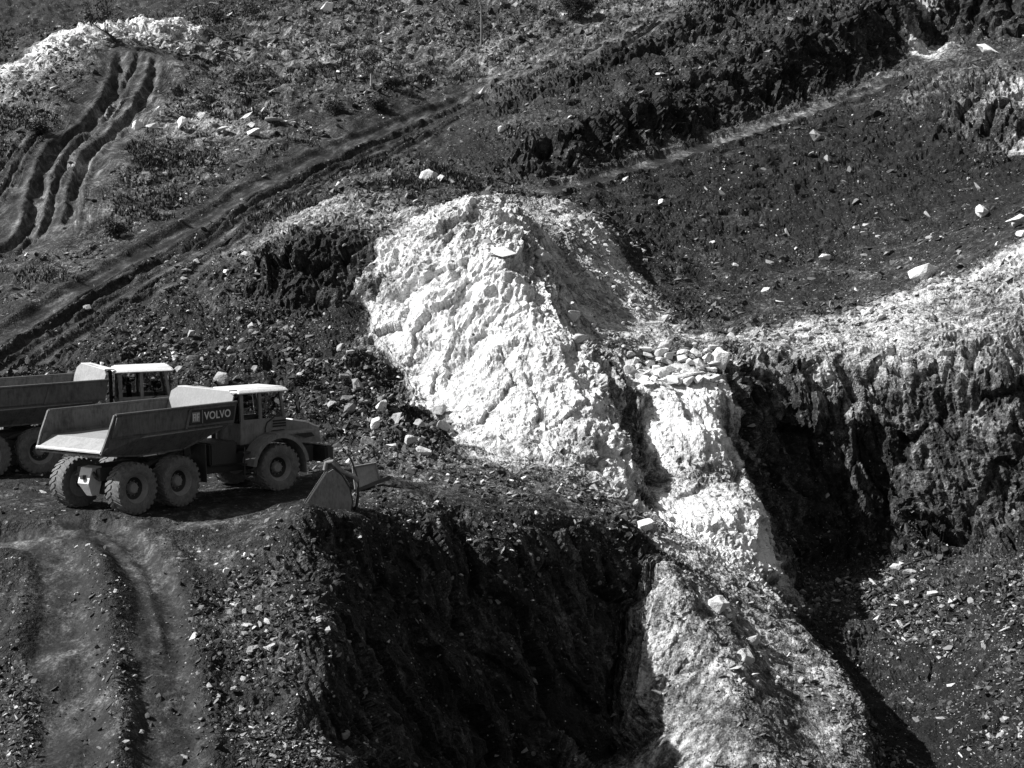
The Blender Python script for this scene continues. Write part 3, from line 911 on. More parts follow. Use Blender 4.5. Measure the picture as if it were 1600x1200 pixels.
def empty(name, loc, rz=0):
    o = bpy.data.objects.new(name, None)
    o.empty_display_size = .3
    o.location = loc
    o.rotation_euler = (0, 0, rz)
    COL.objects.link(o)
    return o


# ------------------------------------------------------------------ articulated dump trucks
R_W = 0.81


def tyre_mb(M):
    mb = MB()
    w, R = .30, R_W
    prof = [(.43, -w * .78), (.50, -w * .95), (.62, -w * 1.02), (.72, -w * .98), (R - .06, -w * .86), (R - .035, -w * .6), (R - .03, 0), (R - .035, w * .6),
            (R - .06, w * .86), (.72, w * .98), (.62, w * 1.02), (.50, w * .95), (.43, w * .78)]
    mb.lathe(prof, 52, 'y', M)
    n = 25
    for side in (-1, 1):
        for k in range(n):
            a = 2 * math.pi * (k + (.5 if side > 0 else 0)) / n
            da = .085
            v = []
            for (yy, sk) in ((side * .02, -.10), (side * w * .98, .10)):
                for ang in (a + sk - da * .75, a + sk + da * .75):
                    top = R if abs(yy) < .2 else R - .028
                    for r in (R - .09, top):
                        v.append((r * math.cos(ang), yy, r * math.sin(ang)))
            mb.add(v, [(0, 1, 3, 2), (4, 6, 7, 5), (0, 4, 5, 1), (2, 3, 7, 6), (1, 5, 7, 3)], M)
    return mb


def make_truck(name, art, lettering=True):
    root = empty(name, (0, 0, 0))
    HX = 3.4
    FR = Matrix.Translation((HX, 0, 0)) @ Matrix.Rotation(art, 4, 'Z')      # the front unit turns about the hitch

    def wheel(base, x, side):
        M = base @ Matrix.Translation((x, side * 1.27, R_W))
        flip = Matrix.Scale(side, 4, (0, 1, 0))
        hub = MB().lathe([(0.001, .13), (.14, .13), (.17, .10), (.19, .02), (.19, -.2), (0.001, -.2)], 20, 'y', M @ flip, False).build('wheel', 'rim', root, 35)
        tyre_mb(M @ Matrix.Rotation(random.random(), 4, 'Y')).build('tyre', 'tyre', hub, 40)
        rim = MB()
        rim.lathe([(.19, .02), (.27, .0), (.30, .06), (.36, .11), (.40, .20), (.445, .25), (.46, .22), (.46, -.24), (.19, -.24)], 36, 'y', M @ flip, True)
        for k in range(10):
            a = 2 * math.pi * k / 10
            rim.box(-.018, .018, -.01, .035, -.018, .018, M @ flip @ Matrix.Translation((.235 * math.cos(a), .01, .235 * math.sin(a))))
        rim.build('rim', 'rim', hub, 35)
        MB().lathe([(.20, .012), (.33, .075), (.345, .085), (.33, .06), (.20, .0)], 36, 'y', M @ flip @ Matrix.Translation((0, .012, 0)), True).build('rim_well', 'black', hub, 35)

    I = Matrix.Identity(4)
    for x in (0, 1.8):
        for s in (-1, 1): wheel(I, x, s)
    for s in (-1, 1): wheel(FR, 2.72, s)

    # rear frame, bogie and axles
    mb = MB()
    for s in (-1, 1):
        mb.box(-.55, 3.3, s * .45 - .09, s * .45 + .09, 1.02, 1.42, bev=.02)
    mb.box(-.5, -.3, -.45, .45, 1.05, 1.35); mb.box(2.0, 2.3, -.45, .45, 1.05, 1.4); mb.box(3.0, 3.4, -.5, .5, .75, 1.4, bev=.04)
    mb.build('rear_frame', 'dark_steel', root)
    for x in (0, 1.8):
        ax = MB().tube([(x, -1.1, R_W), (x, -.4, R_W), (x, 0, R_W), (x, .4, R_W), (x, 1.1, R_W)], [.15, .17, .3, .17, .15], 14).build('axle', 'dark_steel', root, 40)
    for s in (-1, 1):
        MB().plate([(-.2, s * .78, .95), (.9, s * .78, 1.22), (2.0, s * .78, .95), (.9, s * .78, .82)], .12 * s).build('bogie_beam', 'dark_steel', root)
    # pale casing at the tail
    tb = MB()
    tb.add([(-.62, -.26, 1.42), (-.62, .26, 1.42), (-.3, -.3, 1.45), (-.3, .3, 1.45), (-.78, -.24, .95), (-.78, .24, .95), (-.3, -.26, .9), (-.3, .26, .9),
            (-.55, -.12, .55), (-.55, .12, .55), (-.3, -.14, .55), (-.3, .14, .55)],
           [(0, 1, 3, 2), (0, 4, 5, 1), (0, 2, 6, 4), (1, 5, 7, 3), (4, 8, 9, 5), (4, 6, 10, 8), (5, 9, 11, 7), (8, 10, 11, 9), (2, 3, 7, 6), (6, 7, 11, 10)])
    tail = tb.build('rear_casing', 'roof', root)
    MB().box(-.84, -.7, -.06, .06, 1.08, 1.2).build('tow_bracket', 'dark_steel', tail)
    for s in (-1, 1): MB().tube([(-.66, s * .45, 1.15), (-.56, s * .2, 1.3)], .05).build('tow_arm', 'dark_steel', tail)
    for s in (-1, 1):
        MB().tube([(1.0, s * .62, 1.25), (2.9, s * .62, 1.75)], .09, 10).tube([(.4, s * .62, 1.1), (1.2, s * .62, 1.3)], .055, 10).build('hoist_cylinder', 'dark_steel', root, 40)

    # dump bed
    th = .05
    fl = MB().plate([(-.72, -1.46, 2.36), (3.7, -1.46, 2.40), (3.7, 1.46, 2.40), (-.72, 1.46, 2.36)], th)
    fl.plate([(-1.27, -1.45, 2.06), (-.72, -1.46, 2.362), (-.72, 1.46, 2.362), (-1.27, 1.45, 2.06)], th)
    bed = fl.build('dump_bed', 'bed_in', root)
    for s in (-1, 1):
        up = [(-.74, s * 1.5, 3.08), (4.28, s * 1.5, 3.08), (4.12, s * 1.5, 2.42), (-1.06, s * 1.5, 2.42)]
        if s > 0: up = up[::-1]
        MB().plate(up, th).build('side_panel', 'body', bed)
        lo = MB()
        for q in ([(.5, s * 1, 1.75), (2.4, s * 1, 1.75), (2.4, s * 1.49, 2.42), (.5, s * 1.49, 2.42)],
                  [(-1.25, s * 1.43, 1.97), (.5, s * 1, 1.75), (.5, s * 1.49, 2.42), (-1.04, s * 1.49, 2.42)],
                  [(2.4, s * 1, 1.75), (3.9, s * 1.49, 2.42), (2.4, s * 1.49, 2.42)]):
            lo.plate(q if s < 0 else q[::-1], th)
        lo.build('lower_panel', 'body', bed)
        rl = MB().tube([(-.76, s * 1.52, 3.1), (4.3, s * 1.52, 3.1)], .055, 8)
        rl.box(-1.0, 4.12, s * 1.52 - .03, s * 1.52 + .03, 2.40, 2.47)
        rl.build('rim_rail', 'body', bed, 40)
        MB().tube([(-.78, s * 1.5, 3.1), (-1.08, s * 1.5, 2.45), (-1.29, s * 1.45, 1.96)], .05, 6).build('tail_post', 'body', bed, 40)
        for x0, x1 in ((-.98, -.80), (1.95, 2.05)):
            MB().plate([(x0 + .2, s * 1.555, 3.04), (x1 + .2, s * 1.555, 3.04), (x1, s * 1.555, 2.44), (x0, s * 1.555, 2.44)][::(1 if s < 0 else -1)], .05).build('stiffener', 'body', bed)
        MB().tube([(2.4, s * 1.02, 1.74), (3.92, s * 1.5, 2.40)], .04, 6).build('stiffener', 'body', bed)
    MB().plate([(2.4, 1, 1.76), (2.4, -1, 1.76), (3.9, -1.48, 2.44), (3.9, 1.48, 2.44)], th).build('front_wall', 'bed_in', bed)
    hb = MB().plate([(3.9, 1.46, 2.45), (3.9, -1.46, 2.45), (4.24, -1.44, 3.3), (4.3, -1.1, 3.47), (4.34, .2, 3.56), (4.3, 1.2, 3.50), (4.24, 1.44, 3.36)], th)
    MB().plate([(4.29, -1.2, 3.47), (4.66, -1.2, 3.46), (4.66, 1.2, 3.52), (4.31, 1.2, 3.53)], .04).build('spill_guard', 'roof', bed)
    hb.build('headboard', 'headboard', bed)
    MB().plate([(.5, -1, 1.75), (2.4, -1, 1.75), (2.4, 1, 1.75), (.5, 1, 1.75)], th).plate([(-1.25, -1.43, 1.95), (.5, -1, 1.752), (.5, 1, 1.752), (-1.25, 1.43, 1.95)], th).build('under_plate', 'body', bed)
    lip = MB().tube([(-1.29, -1.45, 2.04), (-1.29, 1.45, 2.04)], .05, 6).build('tail_lip', 'roof', bed)
    if lettering:
        sgn = MB().plate([(2.12, -1.562, 3.0), (4.17, -1.562, 3.0), (4.09, -1.562, 2.54), (2.16, -1.562, 2.54)], .012).build('name_panel', 'black', bed)
        cu = bpy.data.curves.new('lettering', 'FONT')
        cu.body = 'VOLVO'; cu.size = .34; cu.offset = .006; cu.extrude = .004; cu.space_character = 1.05
        cu.align_x = 'CENTER'; cu.align_y = 'CENTER'
        tmp = bpy.data.objects.new('lettering', cu); COL.objects.link(tmp)
        bpy.context.view_layer.update()
        me = bpy.data.meshes.new_from_object(tmp.evaluated_get(bpy.context.evaluated_depsgraph_get()))
        bpy.data.objects.remove(tmp)
        me.name = 'lettering'
        me.transform(Matrix.Translation((3.38, -1.578, 2.77)) @ Matrix.Rotation(math.pi / 2, 4, 'X') @ Matrix.Scale(1.0, 4))
        me.materials.clear(); me.materials.append(MAT['letter'])
        lt = bpy.data.objects.new('lettering', me); COL.objects.link(lt); lt.parent = bed
        em = MB().box(2.27, 2.60, -1.578, -1.564, 2.62, 2.93)
        em.build('emblem_square', 'rim', bed)
        e2 = MB()
        for q in ((2.30, 2.34, 2.66, 2.89), (2.34, 2.42, 2.85, 2.89), (2.34, 2.42, 2.75, 2.79), (2.40, 2.44, 2.66, 2.89), (2.47, 2.51, 2.66, 2.89), (2.51, 2.58, 2.85, 2.89), (2.51, 2.56, 2.75, 2.79)):
            e2.box(q[0], q[1], -1.586, -1.580, q[2], q[3])
        e2.build('emblem_mark', 'letter', bed)
        MB().box(2.70, 2.73, -1.580, -1.564, 2.56, 2.98).build('panel_divider', 'rim', bed)
    # mud flaps between bed and cab
    for s in (-1, 1):
        MB().plate([(2.95, s * 1.42, 1.85), (2.95, s * .75, 1.85), (2.98, s * .75, .62), (2.98, s * 1.42, .62)], .03).build('mud_flap', 'dark_steel', root)

    # front unit
    MB().box(-.35, 4.9, -.5, .5, .72, 1.32, FR, .04).box(-.25, .25, -.3, .3, .6, 1.7, FR, .05).build('front_frame', 'dark_steel', root)
    MB().tube([(2.72, -1.1, R_W), (2.72, -.35, R_W), (2.72, 0, R_W), (2.72, .35, R_W), (2.72, 1.1, R_W)], [.15, .17, .3, .17, .15], 14, FR).build('axle', 'dark_steel', root, 40)
    # cab: lower shell, pillars, roof, panes
    cb = MB()
    cb.plate([(1.66, -.82, 2.42), (1.66, -.82, 1.62), (2.55, -.82, 1.62), (2.9, -.82, 2.0), (3.5, -.82, 2.0), (3.5, -.82, 2.42)], .05, FR)
    cb.plate([(1.66, .82, 2.42), (3.5, .82, 2.42), (3.5, .82, 1.62), (1.66, .82, 1.62)], .05, FR)
    cb.box(1.64, 1.70, -.8, .8, 1.62, 2.30, FR); cb.box(3.44, 3.52, -.8, .8, 1.62, 2.36, FR); cb.box(1.70, 3.44, -.77, .77, 1.60, 1.66, FR)
    cab = cb.build('cab', 'cab', root)
    rf = MB()
    bm = bmesh.new(); bmesh.ops.create_cube(bm, size=1)
    for q in bm.verts:
        up = q.co.z > 0
        q.co = Vector((2.56 + q.co.x * (1.9 if up else 2.16), q.co.y * (1.5 if up else 1.84), 3.46 if up else 3.29))
    bmesh.ops.bevel(bm, geom=bm.edges[:], offset=.05, segments=3, affect='EDGES')
    bm.verts.index_update()
    rf.add([q.co.copy() for q in bm.verts], [tuple(q.index for q in f.verts) for f in bm.faces], FR); bm.free()
    rf.build('roof', 'roof', cab, 50)
    for s in (-1, 1):
        for (xa, xb, w) in ((1.72, 1.72, .06), (2.46, 2.46, .055), (3.42, 3.30, .05)):
            MB().add([(xa - w, s * .84, 2.40), (xa + w, s * .84, 2.40), (xa + w, s * .74, 2.40), (xa - w, s * .74, 2.40),
                      (xb - w, s * .80, 3.31), (xb + w, s * .80, 3.31), (xb + w, s * .72, 3.31), (xb - w, s * .72, 3.31)],
                     [(0, 1, 5, 4), (1, 2, 6, 5), (2, 3, 7, 6), (3, 0, 4, 7), (0, 3, 2, 1), (4, 5, 6, 7)], FR).build('pillar', 'cab', cab)
        for (a, b_) in ((1.80, 2.39), (2.53, 3.34)):
            MB().plate([(a, s * .79, 2.43), (b_, s * .79, 2.43), (b_, s * .77, 3.29), (a, s * .77, 3.29)], .012, FR).build('side_window', 'glass', cab)
    MB().plate([(3.44, -.72, 2.38), (3.44, .72, 2.38), (3.32, .70, 3.29), (3.32, -.70, 3.29)], .012, FR).build('windscreen', 'glass', cab)
    MB().plate([(1.72, .72, 2.32), (1.72, -.72, 2.32), (1.72, -.70, 3.29), (1.72, .70, 3.29)], .012, FR).build('rear_window', 'glass', cab)
    st_ob = MB().box(2.05, 2.6, -.28, .28, 2.0, 2.15, FR, .04).box(2.0, 2.16, -.27, .27, 2.15, 2.85, FR, .05).box(2.02, 2.12, -.14, .14, 2.86, 3.08, FR, .04)
    st_ob.build('driver_seat', 'black', cab)
    MB().lathe([(.2, .0), (.22, .02), (.24, 0), (.22, -.02)], 20, 'z', FR @ Matrix.Translation((3.0, 0, 2.5)) @ Matrix.Rotation(.6, 4, 'Y')).tube([(3.2, 0, 2.1), (3.0, 0, 2.5)], .03, 6, FR).build('steering_wheel', 'black', cab)
    MB().tube([(2.5, -.845, 1.68), (2.62, -.85, 1.85), (2.62, -.85, 2.1), (2.70, -.85, 2.28), (2.95, -.85, 2.42), (3.2, -.85, 2.6)], .018, 6, FR).build('grab_handle', 'black', cab)
    # deck beside the bonnet with louvres, bonnet, fenders
    hd = MB()
    hd.add([(3.52, -.78, 1.5), (3.52, .78, 1.5), (3.52, .78, 2.34), (3.52, -.78, 2.34), (5.07, -.72, 1.42), (5.07, .72, 1.42), (5.02, .66, 1.88), (5.02, -.66, 1.88), (4.5, -.74, 2.12), (4.5, .74, 2.12)],
           [(0, 1, 2, 3), (3, 2, 9, 8), (8, 9, 6, 7), (4, 7, 6, 5), (0, 4, 5, 1), (0, 3, 8, 7, 4), (1, 5, 6, 9, 2)], FR)
    hood = hd.build('bonnet', 'cab', root)
    MB().add([(4.45, -.62, 2.15), (4.45, .62, 2.15), (5.08, .6, 1.90), (5.08, -.6, 1.90), (4.5, -.62, 2.2), (4.5, .62, 2.2), (5.06, .58, 1.95), (5.06, -.58, 1.95)],
             [(0, 1, 2, 3), (4, 7, 6, 5), (0, 4, 5, 1), (2, 6, 7, 3), (0, 3, 7, 4), (1, 5, 6, 2)], FR).build('bonnet_cap', 'roof', hood)
    gr_ = MB()
    for k in range(5): gr_.box(5.05, 5.105, -.5, .5, 1.48 + k * .07, 1.52 + k * .07, FR)
    gr_.build('grille', 'black', hood)
    for s in (-1, 1):
        MB().box(5.0, 5.09, s * .6 - .09, s * .6 + .09, 1.56, 1.72, FR, .02).build('headlight', 'letter', hood)
        v = MB()
        for k in range(3): v.box(2.95, 3.48, s * .83 - .02, s * .83 + .02, 2.10 + k * .09, 2.155 + k * .09, FR)
        v.build('louvre', 'black', cab)
        # fender arch over the front wheel
        fm = MB()
        pts_ = []
        for k in range(15):
            a = math.radians(8 + 164 * k / 14)
            pts_.append((math.cos(a), math.sin(a)))
        vv, ff = [], []
        y0, y1 = s * .95, s * 1.60
        for (c, q) in pts_:
            for (r, y) in ((1.0, y0), (1.0, y1), (1.13, y1), (1.13, y0)):
                vv.append((2.72 + c * r * 1.02, y, R_W + q * r))
        for k in range(14):
            for j in range(4):
                ff.append((k * 4 + j, k * 4 + (j + 1) % 4, k * 4 + 4 + (j + 1) % 4, k * 4 + 4 + j))
        ff += [(0, 1, 2, 3), (59, 58, 57, 56)]
        fm.add(vv, ff, FR)
        fen = fm.build('fender', 'cab', root, 40)
        MB().box(2.55, 4.2, s * 1.2 - .38, s * 1.2 + .30, 1.90, 1.97, FR, .015).build('deck_plate', 'cab', fen)
        MB().plate([(3.75, s * 1.0, .55), (3.75, s * 1.58, .55), (3.74, s * 1.58, 1.2), (3.74, s * 1.0, 1.2)], .03, FR).build('mud_guard', 'cab', fen)
        MB().plate([(3.9, s * .80, 1.80), (4.6, s * .765, 1.80), (4.75, s * .76, 1.65), (4.35, s * .785, 1.62)][::(1 if s < 0 else -1)], -.03, FR).build('bonnet_badge', 'black', hood)
        stp = MB()
        for k in range(3): stp.box(1.5, 1.95, s * 1.05 - .2, s * 1.05 + .2, .62 + .38 * k, .66 + .38 * k, FR)
        stp.tube([(1.5, s * 1.24, .6), (1.5, s * 1.24, 1.6)], .025, 6, FR).tube([(1.95, s * 1.24, .6), (1.95, s * 1.24, 1.6)], .025, 6, FR)
        stp.build('cab_step', 'dark_steel', root)
        mr = MB().tube([(3.4, s * .85, 2.95), (3.7, s * 1.25, 3.05), (3.7, s * 1.25, 2.6)], .02, 6, FR)
        mr.box(3.66, 3.72, s * 1.25 - .1, s * 1.25 + .1, 2.55, 2.95, FR, .015)
        mr.build('mirror', 'black', cab)
    MB().box(4.98, 5.32, -1.1, 1.1, .72, 1.3, FR, .06).build('bumper', 'dark_steel', root)
    MB().tube([(1.5, .55, 1.4), (1.5, .55, 3.2), (1.42, .55, 3.3)], .07, 10, FR).build('exhaust_pipe', 'dark_steel', root, 40)
    MB().box(.5, 1.55, -.75, .75, 1.0, 1.75, FR, .05).build('rear_cover', 'dark_steel', root)
    return root


def seat_truck(root, x, y, heading, scale, art):
    """put the four corner wheels on the ground that is there"""
    h = Vector((math.cos(heading), math.sin(heading), 0)); l_ = Vector((-h.y, h.x, 0))
    ha = Vector((math.cos(heading + art), math.sin(heading + art), 0)); la = Vector((-ha.y, ha.x, 0))
    O = Vector((x, y, 0))

    def gz(p):
        return sum(ground_z(p.x + dx, p.y + dy) for dx, dy in ((0, 0), (.2, 0), (-.2, 0), (0, .2), (0, -.2))) / 5
    rl, rr = gz(O + l_ * 1.27 * scale + h * .9 * scale), gz(O - l_ * 1.27 * scale + h * .9 * scale)
    fc = O + h * 3.4 * scale + ha * 2.72 * scale
    fl_, fr = gz(fc + la * 1.27 * scale), gz(fc - la * 1.27 * scale)
    zr, zf = (rl + rr) / 2, (fl_ + fr) / 2
    d = ((fc - O).length - .9 * scale)
    X = Vector((h.x * d, h.y * d, zf - zr)).normalized()
    Yv = Vector((l_.x * 2.54 * scale, l_.y * 2.54 * scale, (rl - rr) * .7 + (fl_ - fr) * .3)).normalized()
    Zv = X.cross(Yv).normalized(); Yv = Zv.cross(X)
    M = Matrix((X, Yv, Zv)).transposed().to_4x4()
    org = O + Vector((0, 0, zr - .9 * scale * X.z - .05))
    root.matrix_world = Matrix.Translation(org) @ M @ Matrix.Scale(scale, 4)


HEAD1, ART1 = math.radians(56), math.radians(-11)
t1 = make_truck('dump_truck', ART1)
tag(t1, 'nearer six-wheeled articulated dump truck with empty bed and black name panel, parked on the bench', 'dump truck', 'dump trucks on the bench')
seat_truck(t1, -12.6, 45.9, HEAD1, 1.0, ART1)
HEAD2, ART2 = math.radians(36), math.radians(-16)
t2 = make_truck('dump_truck', ART2, False)
tag(t2, 'farther dump truck half hidden behind the nearer one and cut off by the left edge', 'dump truck', 'dump trucks on the bench')
sc2 = 1.05
mid2 = Vector((-17.95, 55.2, 0))
o2 = mid2 - Vector((math.cos(HEAD2), math.sin(HEAD2), 0)) * 1.8 * sc2
seat_truck(t2, o2.x, o2.y, HEAD2, sc2, ART2)

# ------------------------------------------------------------------ excavator bucket and steel frame on the berm
bp_ = at(505, 775, 44.8)
bk = empty('excavator_bucket', (bp_.x, bp_.y, ground_z(bp_.x + .2, bp_.y + .1) - .12), math.radians(8))
tag(bk, 'worn steel excavator bucket lying open side down on the earth berm', 'excavator bucket')
prof = [(-.70, -.05), (-.52, .28), (.10, 1.22), (.30, 1.34), (.56, 1.12), (.78, .74), (.86, .36), (.80, -.05)]
for y in (0, .95):
    MB().plate([(x, y, z) for x, z in prof], .07).build('side_plate', 'bucket', bk)
sh = MB()
arc = prof[2:]
for i in range(len(arc) - 1):
    (a, b), (c, d) = arc[i], arc[i + 1]
    sh.plate([(a, 0.0, b), (a, .99, b), (c, .99, d), (c, 0.0, d)], .04)
sh.build('shell', 'dark_steel', bk)
MB().tube([(-.72, -.02, -.05), (-.2, -.03, .78), (.12, -.03, 1.26)], .035, 6).tube([(-.35, -.03, -.04), (.0, -.03, .5), (.16, -.03, 1.1)], .016, 6).build('cutting_edge', 'dark_steel', bk)
for y in (.25, .65):
    MB().plate([(.05, y, 1.2), (.02, y, 1.52), (.22, y, 1.62), (.5, y, 1.4), (.62, y, 1.05)], .07).build('hinge_ear', 'bucket', bk)
MB().tube([(.06, .1, 1.3), (.1, .1, 1.52), (.28, .1, 1.56), (.55, .1, 1.26), (.92, .1, 1.1), (1.05, .1, .95)], .075, 10).build('link_arm', 'bucket', bk, 40)
bl = MB()
cur = [(.72, 1.78), (.86, 1.5), (.98, 1.15), (1.04, .8), (1.04, .45), (.98, .05)]
for i in range(len(cur) - 1):
    (a, b), (c, d) = cur[i], cur[i + 1]
    bl.plate([(a, .15, b), (a, 1.15, b), (c, 1.15, d), (c, .15, d)], .05)
bl.build('back_plate', 'dark_steel', bk)
for k in range(4):
    MB().box(-.86, -.66, .08 + k * .25, .20 + k * .25, -.1, .0).build('tooth', 'bucket', bk)

fp = at(578, 722, 50)
fr_ = empty('steel_frame', (fp.x, fp.y, ground_z(fp.x, fp.y) + .05), math.radians(25))
fr_.rotation_euler = (math.radians(-12), math.radians(-18), math.radians(25))
tag(fr_, 'tilted steel plate with a dark beam lying on rubble behind the bucket', 'scrap steel')
MB().plate([(-.55, 0, .0), (.35, 0, .05), (.45, .0, .62), (-.35, 0, .78)], .06).build('plate', 'bed_in', fr_)
MB().box(-.65, .75, -.14, -.02, -.05, .08, None, .015).build('beam', 'dark_steel', fr_)
MB().tube([(-.35, -.02, .8), (.46, -.02, .64), (.37, -.02, .06)], .04, 6).build('edge_bar', 'bucket', fr_)

# ------------------------------------------------------------------ boulders: broken rock shapes
def rock_mesh(name, seed, n=15, flat=1.0, sub=2, rough=.07):
    rnd = random.Random(seed)
    bm = bmesh.new()
    for _ in range(n):
        v = Vector((rnd.gauss(0, 1), rnd.gauss(0, 1), rnd.gauss(0, 1))).normalized() * rnd.uniform(.78, 1.0)
        bm.verts.new((v.x * .5, v.y * .5, v.z * .5 * flat))
    r = bmesh.ops.convex_hull(bm, input=bm.verts[:])
    bmesh.ops.delete(bm, geom=list({g for g in r['geom_interior'] + r['geom_unused'] if isinstance(g, bmesh.types.BMVert)}), context='VERTS')
    if sub:
        bmesh.ops.bevel(bm, geom=bm.edges[:], offset=.02, segments=1, affect='EDGES', clamp_overlap=True)
        bmesh.ops.triangulate(bm, faces=bm.faces[:])
        bmesh.ops.subdivide_edges(bm, edges=[e for e in bm.edges if e.calc_length() > .14], cuts=1, use_grid_fill=True)
        bmesh.ops.triangulate(bm, faces=bm.faces[:])
        for v in bm.verts:
            v.co += v.co.normalized() * (mnoise.noise(v.co * 4 + Vector((seed * 3.1, 0, 0))) * rough)
    else:
        bmesh.ops.triangulate(bm, faces=bm.faces[:])
    bmesh.ops.recalc_face_normals(bm, faces=bm.faces)
    me = bpy.data.meshes.new(name)
    bm.to_mesh(me); bm.free()
    me.materials.append(MAT['boulder'])
    return me


ROCKS = [rock_mesh('boulder', 100 + k, 9 + k % 5, (1, .9, .95, .8)[k % 4]) for k in range(12)] + [rock_mesh('boulder', 140 + k, 22, 1, rough=.09) for k in range(3)]


def boulder(px, py, wpx, hpx, tone, label, name='boulder', cat='boulder', group=None, yaw=None, tilt=0.0, variant=None, bury=.2, depth=None):
    p, n = hit(px, py + hpx * .42)
    if p is None: return None
    s = p.y / F
    k = random.randrange(12) if variant is None else variant
    o = bpy.data.objects.new(name, ROCKS[k])
    w, h = wpx * s * 1.3, hpx * s * 1.4
    o.scale = (w, (depth or (w + h) / 2.2), h)
    o.rotation_euler = (random.uniform(-.15, .15), tilt, random.uniform(-.5, .5) if yaw is None else yaw)
    o.location = p + Vector((0, .04 * (w + h) / 2, h * (.5 - bury)))
    o.color = (tone, tone, tone, 1)
    COL.objects.link(o)
    tag(o, label, cat, group)
    return o



B = boulder
B(513, 12, 26, 15, .8, 'white angular boulder at the very top edge of the hillside')
B(523, 72, 16, 8, .7, 'small flat white rock on the hillside below the white boulder at the top edge', 'rock', 'rock')
B(632, 23, 16, 11, .6, 'pale squarish rock on the hillside, halfway between top-edge boulder and wooden pole', 'rock', 'rock')
B(215, 195, 17, 16, .85, 'round white boulder touching the right edge of the rutted road', variant=12)
B(239, 196, 20, 12, .8, 'white boulder in front of the leaning slab beside the rutted road')
B(243, 178, 7, 24, .7, 'thin pale slab leaning over a white boulder beside the rutted road', 'rock_slab', 'rock slab', tilt=.6, bury=.15)
B(287, 195, 21, 23, .85, 'white boulder with a pointed top, standing alone right of the leaning slab', tilt=-.2)
B(348, 203, 30, 8, .6, 'long low pale rock between pointed white boulder and heap of slabs', 'rock', 'rock', tilt=-.2)
B(398, 207, 30, 13, .75, 'broad white slab at the front of the slab heap on the hillside', 'rock_slab', 'rock slab', tilt=-.15)
B(426, 187, 28, 10, .5, 'flat grey slab at the right end of the slab heap on the hillside', 'rock_slab', 'rock slab')
B(394, 196, 12, 10, .75, 'small round white stone in the middle of the slab heap on the hillside', 'rock', 'rock')
B(388, 180, 24, 6, .6, 'thin tilted slab at the left end of the slab heap on the hillside', 'rock_slab', 'rock slab', tilt=-.5)
B(412, 172, 16, 6, .6, 'small upper slab at the back of the slab heap on the hillside', 'rock_slab', 'rock slab', tilt=-.6)
B(668, 274, 24, 18, .65, 'larger of two pale boulders behind the hump left of the spur summit', variant=14)
B(690, 279, 13, 12, .6, 'smaller of two pale boulders behind the hump left of the spur summit')
B(783, 203, 12, 12, .8, 'lone white stone on the dark slope left of the bench cliff', 'rock', 'rock')
B(790, 392, 46, 20, .7, 'large pale slab jutting from the white spur below its summit', 'rock_slab', 'rock slab', tilt=.3, bury=.4)
B(850, 399, 28, 18, .5, 'rounded grey boulder on the scree right of the spur summit', variant=13)
B(921, 429, 18, 14, .7, 'pale stone high on the scree, nearest to the dark tipped slope', 'rock', 'rock')
B(893, 440, 22, 14, .45, 'grey stone on the scree below the rounded boulder', 'rock', 'rock')
B(898, 494, 26, 20, .5, 'broad grey boulder halfway down the scree')
B(907, 530, 24, 18, .5, 'grey boulder on the lower scree just above the notch')
B(1034, 317, 12, 11, .8, 'lone white stone on the dark tipped slope right of the scree', 'rock', 'rock')
B(1288, 402, 22, 11, .8, 'flat white rock at the foot of the tipped slope, alone on the upper bench', 'rock', 'rock')
B(1441, 425, 40, 30, .85, 'largest white boulder on the rim of the gravel bank', variant=12)
B(1535, 329, 20, 18, .8, 'round white boulder above the right end of the gravel bank', variant=13)
B(1588, 348, 30, 24, .7, 'pale boulder cut by the right edge of the picture on the gravel bank')
B(1545, 77, 34, 13, .85, 'long white slab tilted on the bench in the upper right corner', 'rock_slab', 'rock slab', tilt=.35)
B(346, 592, 24, 22, .4, 'grey block on the rubble just behind the near truck headboard')
B(598, 634, 24, 19, .65, 'pale blocky boulder on the rubble slope right of the trucks')
B(587, 661, 14, 24, .85, 'upright narrow white stone on the rubble slope right of the trucks', 'rock', 'rock', tilt=.1, bury=.2)
B(1010, 820, 26, 22, .8, 'white boulder at the foot of the dark notch')
B(1167, 1026, 28, 25, .5, 'largest round boulder on the grey earth spur', variant=13)
B(1176, 999, 24, 17, .5, 'boulder directly above the largest one on the grey earth spur', variant=12)
B(1120, 945, 32, 25, .55, 'pale boulder near the top of the grey earth spur', variant=14)
B(1140, 962, 10, 8, .7, 'small bright stone below the pale boulder near the top of the earth spur', 'rock', 'rock')
B(1150, 1046, 20, 10, .5, 'flat stone in front of the largest round boulder on the earth spur', 'rock', 'rock')
B(1400, 886, 18, 11, .6, 'pale rock at the top of the pit rubble below the right cliff', 'rock', 'rock')
B(1424, 894, 24, 9, .6, 'flat pale rock at the top of the pit rubble, right of the pale rock', 'rock', 'rock')
B(1458, 927, 18, 9, .55, 'flat pale rock lower in the pit rubble below the right cliff', 'rock', 'rock')
B(1548, 1150, 14, 13, .4, 'lone grey stone in the bottom right corner of the pit floor', 'rock', 'rock')
B(355, 893, 15, 12, .85, 'bright white stone beside the top of the ramp', 'rock', 'rock')
B(383, 868, 7, 9, .8, 'small white stone up the berm from the bright one beside the ramp', 'rock', 'rock')
B(120, 928, 10, 6, .6, 'small pale stone on the left wheel lane of the ramp', 'rock', 'rock')
B(181, 924, 10, 7, .6, 'small pale stone between the two wheel lanes of the ramp', 'rock', 'rock')
B(367, 1078, 14, 14, .35, 'rounded grey stone on the rubble bank right of the ramp, upper of two', 'rock', 'rock')
B(328, 1071, 11, 10, .35, 'small grey stone at the right edge of the right wheel lane', 'rock', 'rock')
